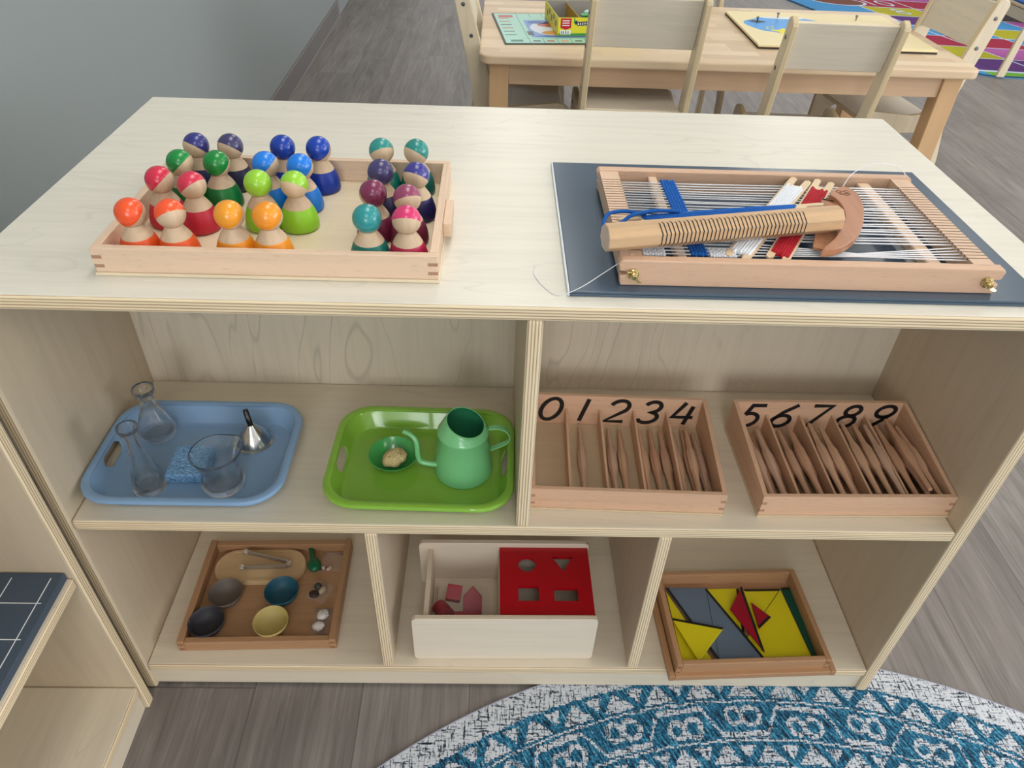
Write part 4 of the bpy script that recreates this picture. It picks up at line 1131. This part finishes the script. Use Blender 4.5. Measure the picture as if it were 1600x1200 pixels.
CHB = birch('chair_birch', srgb(214, 204, 186), 'x', figure=.3)
CHF = birch('chair_birch_upright', srgb(220, 206, 180), 'z', figure=.2)
CHE = ply('chair_ply_edge', 'x', srgb(224, 206, 168), srgb(190, 160, 118), .0032)
def side_outline():
    p = [(-.195, 0), (-.150, 0), (-.128, .215)] + [(-.128 + .06 * (1 - math.cos(a)), .215 + .075 * math.sin(a)) for a in (PI / 8, PI / 4, 3 * PI / 8, PI / 2)]
    p += [(.085 + .055 * math.sin(a), .215 + .075 * math.cos(a)) for a in (0, PI / 8, PI / 4, 3 * PI / 8)] + [(.144, .215), (.160, 0), (.205, 0)]
    p += [(.188, .315), (.182, .345), (.165, .362), (.140, .367), (-.010, .350), (-.048, .356), (-.072, .385)]
    tx, tz = -.182, .694
    p += [(tx + .024 * math.cos(a), tz + .024 * math.sin(a)) for a in (0, PI / 8, PI / 4, PI / 2, 3 * PI / 4, 7 * PI / 8, PI)]
    p += [(-.150, .430), (-.140, .360), (-.148, .300), (-.168, .200)]
    return p
def make_chair(label, loc, rz, sz=.336):
    t = thing('child_chair', label, 'chair', loc, rz, 'childrens plywood chairs')
    ol = side_outline(); CW = .330; TT = .018
    for sx in (-CW / 2, CW / 2 - TT):
        b = MB().prism(ol, 0, TT, 0, M=Mrow((0, 1, 0), (0, 0, 1), (1, 0, 0), (sx, 0, 0)), side=1)
        o = b.build('side_frame', [CHF, CHE], t, .003, 2, recalc=True)
        xo = -.0004 if sx < 0 else TT + .0004
        for yy, zz in ((-.173, .660), (-.148, .570), (.120, .328), (-.085, .322)):
            d = -1 if sx < 0 else 1
            MB().lathe([(.0062, 0), (.0062, .0012), (.0034, .0018)], 14, M=Matrix.Translation((sx + xo, yy, zz)) @ Matrix.Rotation(d * PI / 2, 4, 'Y')).build('bolt', BOLT, o)
    MB().box(-CW / 2 + TT + .0003, CW / 2 - TT - .0003, -.115, .165, sz - .014, sz, thick='z').build('seat', [CHB, PZ], t, .004, 2)
    a = math.radians(13.5); M = Matrix.Translation((0, -.142, .568)) @ Matrix.Rotation(a, 4, 'X')
    b = MB().box(-CW / 2 + TT + .0003, CW / 2 - TT - .0003, -.007, .007, 0, .138, thick='y'); b.v = [tuple(M @ Vector(p)) for p in b.v]
    b.build('backrest', [CHB, plain('backrest_edge', srgb(226, 210, 178), .55)], t, .003, 2)
    MB().box(-CW / 2 + TT + .0003, CW / 2 - TT - .0003, -.110, -.096, .262, .318, thick='y').build('stretcher', [CHB, PY], t, .002)
    return t
# local +y is the direction the sitter faces
ch0 = make_chair('plywood child chair at the near table side, in front of the blue pond puzzle', (1.5560, 1.7650, .0004), math.radians(-2))
ch1 = make_chair('plywood child chair at the near table side, in front of the yellow game box', (.9980, 1.8250, .0004), math.radians(-1), .385); ch1.scale = (1.03, 1.05, 1.055)
dup(ch0, (.630, 2.030, .0004), (0, 0, math.radians(-90)), 'plywood child chair at the left end of the table, seen from the side')
dup(ch0, (1.9740, 2.0600, .0004), (0, 0, math.radians(96)), 'plywood child chair at the right end of the table, bolts showing on its frame')
dup(ch0, (1.3200, 2.5600, .0004), (0, 0, math.radians(178)), 'plywood child chair on the far side of the table, its back at the picture top')
far = dup(ch0, (3.5700, 3.7900, .0070), (0, 0, math.radians(-90)), 'plywood child chair standing alone on the colourful rug, cut off at the right')
bs_ = MB().box(-.146, .146, -.10, .160, 0, .008).build('cushion', plain('blue_cushion', srgb(20, 90, 170), .7), None, .003)
tag(bs_, 'blue seat pad on the lone chair on the colourful rug', 'cushion'); bs_.location = (3.5700, 3.7900, .3445); bs_.rotation_euler = (0, 0, math.radians(-90))

# ------------------------------------------------------------------ things on the table
gbd = thing('game_board', 'square mint green board game sheet on the left half of the table', 'board game', (.5890, 1.8700, TZ + .0004), math.radians(6.7))
GW, GD = .410, .402
MB().box(0, GW, 0, GD, 0, .0030).build('board', plain('black_board_edge', srgb(20, 40, 36), .4), gbd)
pr_ = MB(); cols = [plain('board_mint', srgb(170, 220, 204), .3), plain('board_teal_line', srgb(40, 120, 110), .3), plain('board_blue', srgb(120, 160, 220), .3), plain('board_white', srgb(224, 232, 244), .3), plain('board_orange', srgb(226, 160, 70), .3), plain('board_red', srgb(190, 90, 80), .3), plain('board_dark', srgb(70, 84, 88), .3), plain('board_deep_blue', srgb(50, 100, 190), .3)]
def quad(x0, x1, y0, y1, k, mi, mb=None): (mb or pr_).add([(x0, y0, .0031 + k * .00012), (x1, y0, .0031 + k * .00012), (x1, y1, .0031 + k * .00012), (x0, y1, .0031 + k * .00012)], [(0, 1, 2, 3)], mi)
quad(.006, GW - .006, .006, GD - .006, 0, 0)
for k in range(6):
    xx = .085 + k * .046
    quad(xx, xx + .002, .006, .062, 1, 1); quad(xx + .012, xx + .036, .024, .040, 1, [6, 5, 4, 6, 5, 4][k]); quad(xx, xx + .002, GD - .062, GD - .006, 1, 1)
    yy = .085 + k * .044
    quad(.014, .052, yy + .016, yy + .026, 1, [6, 6, 5, 6, 5, 5][k])
quad(.062, GW - .062, .062, .064, 1, 1); quad(.084, .086, .062, GD - .062, 1, 1)
ell = lambda cx, cy, rx, ry, k, mi: pr_.add([(cx + rx * math.cos(2 * PI * q / 28), cy + ry * math.sin(2 * PI * q / 28), .0031 + k * .00012) for q in range(28)], [tuple(range(28))], mi)
quad(.100, .330, .075, .300, 1, 2); ell(.215, .190, .105, .105, 2, 3); ell(.215, .235, .075, .035, 3, 5); ell(.200, .130, .060, .028, 3, 4); ell(.2, .086, .09, .012, 3, 7); quad(.092, .112, .100, .150, 3, 6); ell(.150, .270, .04, .02, 3, 7)
quad(.024, .064, .024, .046, 1, 1); quad(.018, .070, GD - .064, GD - .030, 1, 5)
pr_.build('printed_face', cols, gbd)

bx_ = thing('game_box', 'open yellow game box standing on the board game sheet', 'box', (.7635, 1.9760, TZ + .0040), math.radians(7.5))
YBX = plain('yellow_card', srgb(226, 216, 50), .4); YIN = plain('grey_card', srgb(150, 146, 140), .8); GRC = plain('green_print', srgb(60, 160, 70), .4)
BW, BD_, BH = .290, .245, .057
MB().box(0, BW, 0, BD_, 0, .002).build('base_panel', YIN, bx_)
f = MB().box(.0021, BW - .0021, 0, .002, .0021, BH, [0, 0, 0, 7, 0, 0]); 
f.box(.0022, BW - .0022, -.0001, .0, .0022, .0090, 1); f.box(.008, .044, -.0003, 0, .0260, BH - .002, 2)
f.prism([(.008, .0262), (.026, .0200), (.044, .0262)], 0, .0003, 2, M=Mrow((1, 0, 0), (0, 0, 1), (0, -1, 0)))
f.box(.008, .044, -.0002, 0, .0060, .0190, 3)
for k in range(3): f.box(.014, .038, -.0005, -.0003, .046 - k * .007, .049 - k * .007, 3)
for k, (x0, h0) in enumerate(((.012, .009), (.018, .008), (.026, .010), (.034, .0085))): f.box(x0, x0 + .0022, -.0004, -.0002, .0078, .0078 + h0, 4)
for k in range(12):
    xx = .056 + k * .0075; zz = .032 + .010 * (k / 11) ** 2 + (.004 if k == 0 else 0); f.box(xx, xx + .0078, -.0003, 0, zz, zz + .012, 5)
    if 1 <= k < 11: f.box(xx + .002, xx + .0055, -.0005, -.0003, zz + .003, zz + .009, 3)
f.box(.052, .056, -.0003, 0, .040, .056, 6)
f.build('front_wall', [YBX, GRC, plain('red_badge', srgb(190, 20, 50), .4), WHITE, plain('black_print', srgb(30, 30, 34), .4), plain('navy_banner', srgb(34, 44, 90), .4), GRC, YIN], bx_)
MB().box(.0021, BW - .0021, BD_ - .002, BD_, .0021, BH, [0, 0, 1, 0, 0, 0]).build('back_wall', [YBX, YIN], bx_)
for x0 in (0, BW - .002):
    s = MB().box(x0, x0 + .002, 0, BD_, .0021, BH, [0, 0, 0, 0, 0, 2] if x0 == 0 else [0, 0, 0, 0, 2, 0])
    if x0 == 0:
        for k in range(5): s.box(-.0003, 0, .03 + k * .038, .052 + k * .038, .022 + (k % 2) * .012, .040 + (k % 2) * .010, 1)
    s.build('side_wall', [YBX, plain('brown_print', srgb(150, 110, 60), .5), YIN], bx_)
MB().box(.075, .077, .0022, BD_ - .0022, .0021, BH - .006).build('insert_wall', plain('ochre_card', srgb(190, 150, 40), .6), bx_)
gp = random.Random(4)
for k in range(14):
    o = MB().box(-.011, .011, -.016, .016, 0, .0030).build('game_card', [GRC, plain('pale_print', srgb(170, 220, 190), .4)][0] if k % 3 else cols[0], None)
    tag(o, 'loose green printed card heaped inside the yellow game box', 'card', 'cards in the yellow game box', (.7635 + gp.uniform(.090, .150), 1.9760 + gp.uniform(.070, .170), TZ + .0068 + k * .0036)); o.rotation_euler = (gp.uniform(-.06, .06), gp.uniform(-.06, .06), gp.uniform(0, 3))

pz = thing('peg_puzzle', 'cream wooden knob puzzle with a blue pond picture on the table right half', 'puzzle', (1.4215, 1.9190, TZ + .0004), math.radians(0))
PZW, PZD = .598, .465
MB().box(0, PZW, 0, PZD, .0, .0060).build('backing', plain('dark_backing', srgb(50, 40, 34), .6), pz)
MB().box(.0, PZW, 0, PZD, .0061, .0130).build('board', wood('cream_ply', srgb(240, 224, 176), 'x', .03, .45), pz, .001)
pp = MB(); ZP = .0131
e2 = lambda cx, cy, rx, ry, k, mi, wob=0: pp.add([(cx + rx * (1 + wob * math.sin(5 * 2 * PI * q / 48)) * math.cos(2 * PI * q / 48), cy + ry * (1 + wob * math.sin(7 * 2 * PI * q / 48)) * math.sin(2 * PI * q / 48), ZP + k * .0002) for q in range(48)], [tuple(range(48))], mi)
e2(.190, .270, .165, .120, 0, 0, .03); e2(.190, .380, .085, .018, 1, 1, .06); e2(.165, .180, .062, .040, 2, 2, .22); e2(.078, .312, .030, .018, 2, 3, .2)
for k, (a, c) in enumerate(((.095, .235), (.108, .215), (.088, .215), (.115, .245))): e2(a, c, .006, .005, 2, 2)
pp.build('pond_picture', [plain('pond_blue', srgb(66, 158, 232), .35), WHITE, plain('duck_yellow', srgb(240, 226, 40), .4), plain('dark_fish', srgb(60, 66, 74), .5)], pz)
for x0, y0 in ((.173, .381), (.150, .180), (.466, .382), (.078, .310)):
    MB().lathe([(.0022, 0), (.0022, .010), (.0048, .011), (.0055, .014), (.0045, .017), (.001, .018)], 16, M=Matrix.Translation((x0, y0, .0132))).build('knob', Mat('knob_metal').base(srgb(150, 146, 140)).set(Metallic=.8, Roughness=.35).m, pz)

# ================================================================== colourful floor rug
CR = {k: plain('rug_' + k, c, .95) for k, c in dict(blue=srgb(70, 150, 210), crimson=srgb(166, 32, 66), olive=srgb(184, 178, 30), magenta=srgb(176, 92, 166), purple=srgb(92, 46, 124), green=srgb(112, 176, 50), white=srgb(208, 222, 238), black=srgb(14, 16, 18), brown=srgb(120, 70, 56)).items()}
keys = list(CR)
u_, v_ = Vector((.94, -.342)), Vector((.342, .94)); v_ = Vector((-.342, .94))
fr = thing('play_rug', 'bright blue play rug with coloured number squares beyond the table', 'rug', (3.290, 3.650, .0004), math.radians(-5))
RW, RD = 2.9, 2.6
shr = lambda L: [(x - .40 * y, y) for x, y in L]
MB().prism(shr(rrect(0, RW, 0, RD, .10, 8)), 0, .0045).build('pile', CR['blue'], fr)
pt = MB(); ZR = .0046
ci = {k: i for i, k in enumerate(keys)}
def rq(poly, k, lv): pt.add([(x, y, ZR + lv * .0003) for x, y in shr(poly)], [tuple(range(len(poly)))], ci[k])
ring_o, ring_i = rrect(0, RW, 0, RD, .10, 8), rrect(.022, RW - .022, .022, RD - .022, .085, 8); n = len(ring_o)
for i in range(n): j = (i + 1) % n; rq([ring_o[i], ring_o[j], ring_i[j], ring_i[i]], 'black', 0)
rq([(.10, .026), (RW - .10, .026), (RW - .10, .095), (.10, .095)], 'green', 1)
rq([(.05, .095), (RW - .05, .095), (RW - .05, .125), (.05, .125)], 'white', 2)
seqs = [['purple', 'purple', 'green', 'purple', 'blue', 'purple'], ['olive', 'magenta', 'blue', 'olive', 'magenta', 'crimson'], ['crimson', 'crimson', 'blue', 'crimson', 'olive', 'blue'], ['blue', 'blue', 'olive', 'blue', 'purple', 'olive'], ['blue', 'purple', 'blue', 'magenta', 'blue', 'crimson'], ['blue', 'olive', 'magenta', 'blue', 'olive', 'magenta'], ['blue', 'crimson', 'crimson', 'olive', 'blue', 'purple'], ['blue', 'blue', 'magenta', 'olive', 'crimson', 'blue'], ['blue', 'blue', 'blue', 'blue', 'blue', 'blue']]
PXr, PYr = .41, .258
for r, sq in enumerate(seqs):
    y0 = .125 + r * PYr
    for c, k in enumerate(sq):
        x0 = .07 + c * PXr
        rq([(x0, y0), (x0 + PXr - .012, y0), (x0 + PXr - .012, y0 + PYr - .012), (x0, y0 + PYr - .012)], k, 1)
    if r < 7: rq([(.05 if r < 3 else .07 + PXr, y0 + PYr - .012), (RW - .1, y0 + PYr - .012), (RW - .1, y0 + PYr), (.05 if r < 3 else .07 + PXr, y0 + PYr)], 'white', 2)
for c in range(1, 7):
    x0 = .07 + c * PXr - .012
    for r in range(8): y0 = .125 + r * PYr; rq([(x0, y0), (x0 + .012, y0), (x0 + .012, y0 + PYr - .012), (x0, y0 + PYr - .012)], 'white', 2)
rq([(.40 + .20 * math.cos(2 * PI * q / 32), 1.80 + .14 * math.sin(2 * PI * q / 32)) for q in range(32)], 'white', 3)
rq([(.40 + .18 * math.cos(2 * PI * q / 32), 1.80 + .12 * math.sin(2 * PI * q / 32)) for q in range(32)], 'brown', 4)
def rug_digit(ch, cx, cy, hgt, wd):
    for pts, closed in DIG[ch]:
        P = [Vector((cx + (u - .31) * hgt, cy + (v - .5) * hgt)) for u, v in pts]
        for i in range(len(P) - 1):
            d = (P[i + 1] - P[i]).normalized(); nr = Vector((-d.y, d.x)) * wd / 2; e = d * wd * .2
            rq([tuple(P[i] - nr - e), tuple(P[i + 1] - nr + e), tuple(P[i + 1] + nr + e), tuple(P[i] + nr - e)], 'white', 4 + .12 * i)
rug_digit('8', .07 + 1.5 * PXr, .125 + 5.5 * PYr, .15, .018); rug_digit('1', .07 + 1.38 * PXr, .125 + 6.5 * PYr, .16, .018); rug_digit('0', .07 + 1.66 * PXr, .125 + 6.5 * PYr, .16, .018)
pt.build('printed_squares', [CR[k] for k in keys], fr)

# low shelf with a grey bin at the far right
ls = thing('low_bookcase', 'pale low shelf at the far right beyond the play rug', 'shelf', (4.080, 5.000, .0062), math.radians(-15))
MB().box(0, 1.2, 0, .35, .28, .30).build('shelf_board', [CHB], ls)
MB().box(0, 1.2, 0, .35, .055, .075).build('shelf_board', [CHB], ls)
for x0 in (0, 1.18): MB().box(x0, x0 + .018, 0, .35, 0, .75).build('side_panel', [CHF], ls)
MB().box(0.02, 1.18, .02, .04, .0, .054).build('kick_board', [plain('dark_kick', srgb(60, 52, 46), .6)], ls)
gb_ = thing('storage_bin', 'dark grey bin with white label on the far right low shelf', 'bin', (4.110, 5.020, .0826), math.radians(-15))
MB().box(0, .40, 0, .26, 0, .16).build('bin_body', plain('grey_bin', srgb(84, 92, 96), .6), gb_, .01)
MB().box(.15, .25, -.002, -.0002, .05, .11).build('label_card', WHITE, gb_, label='white label card')
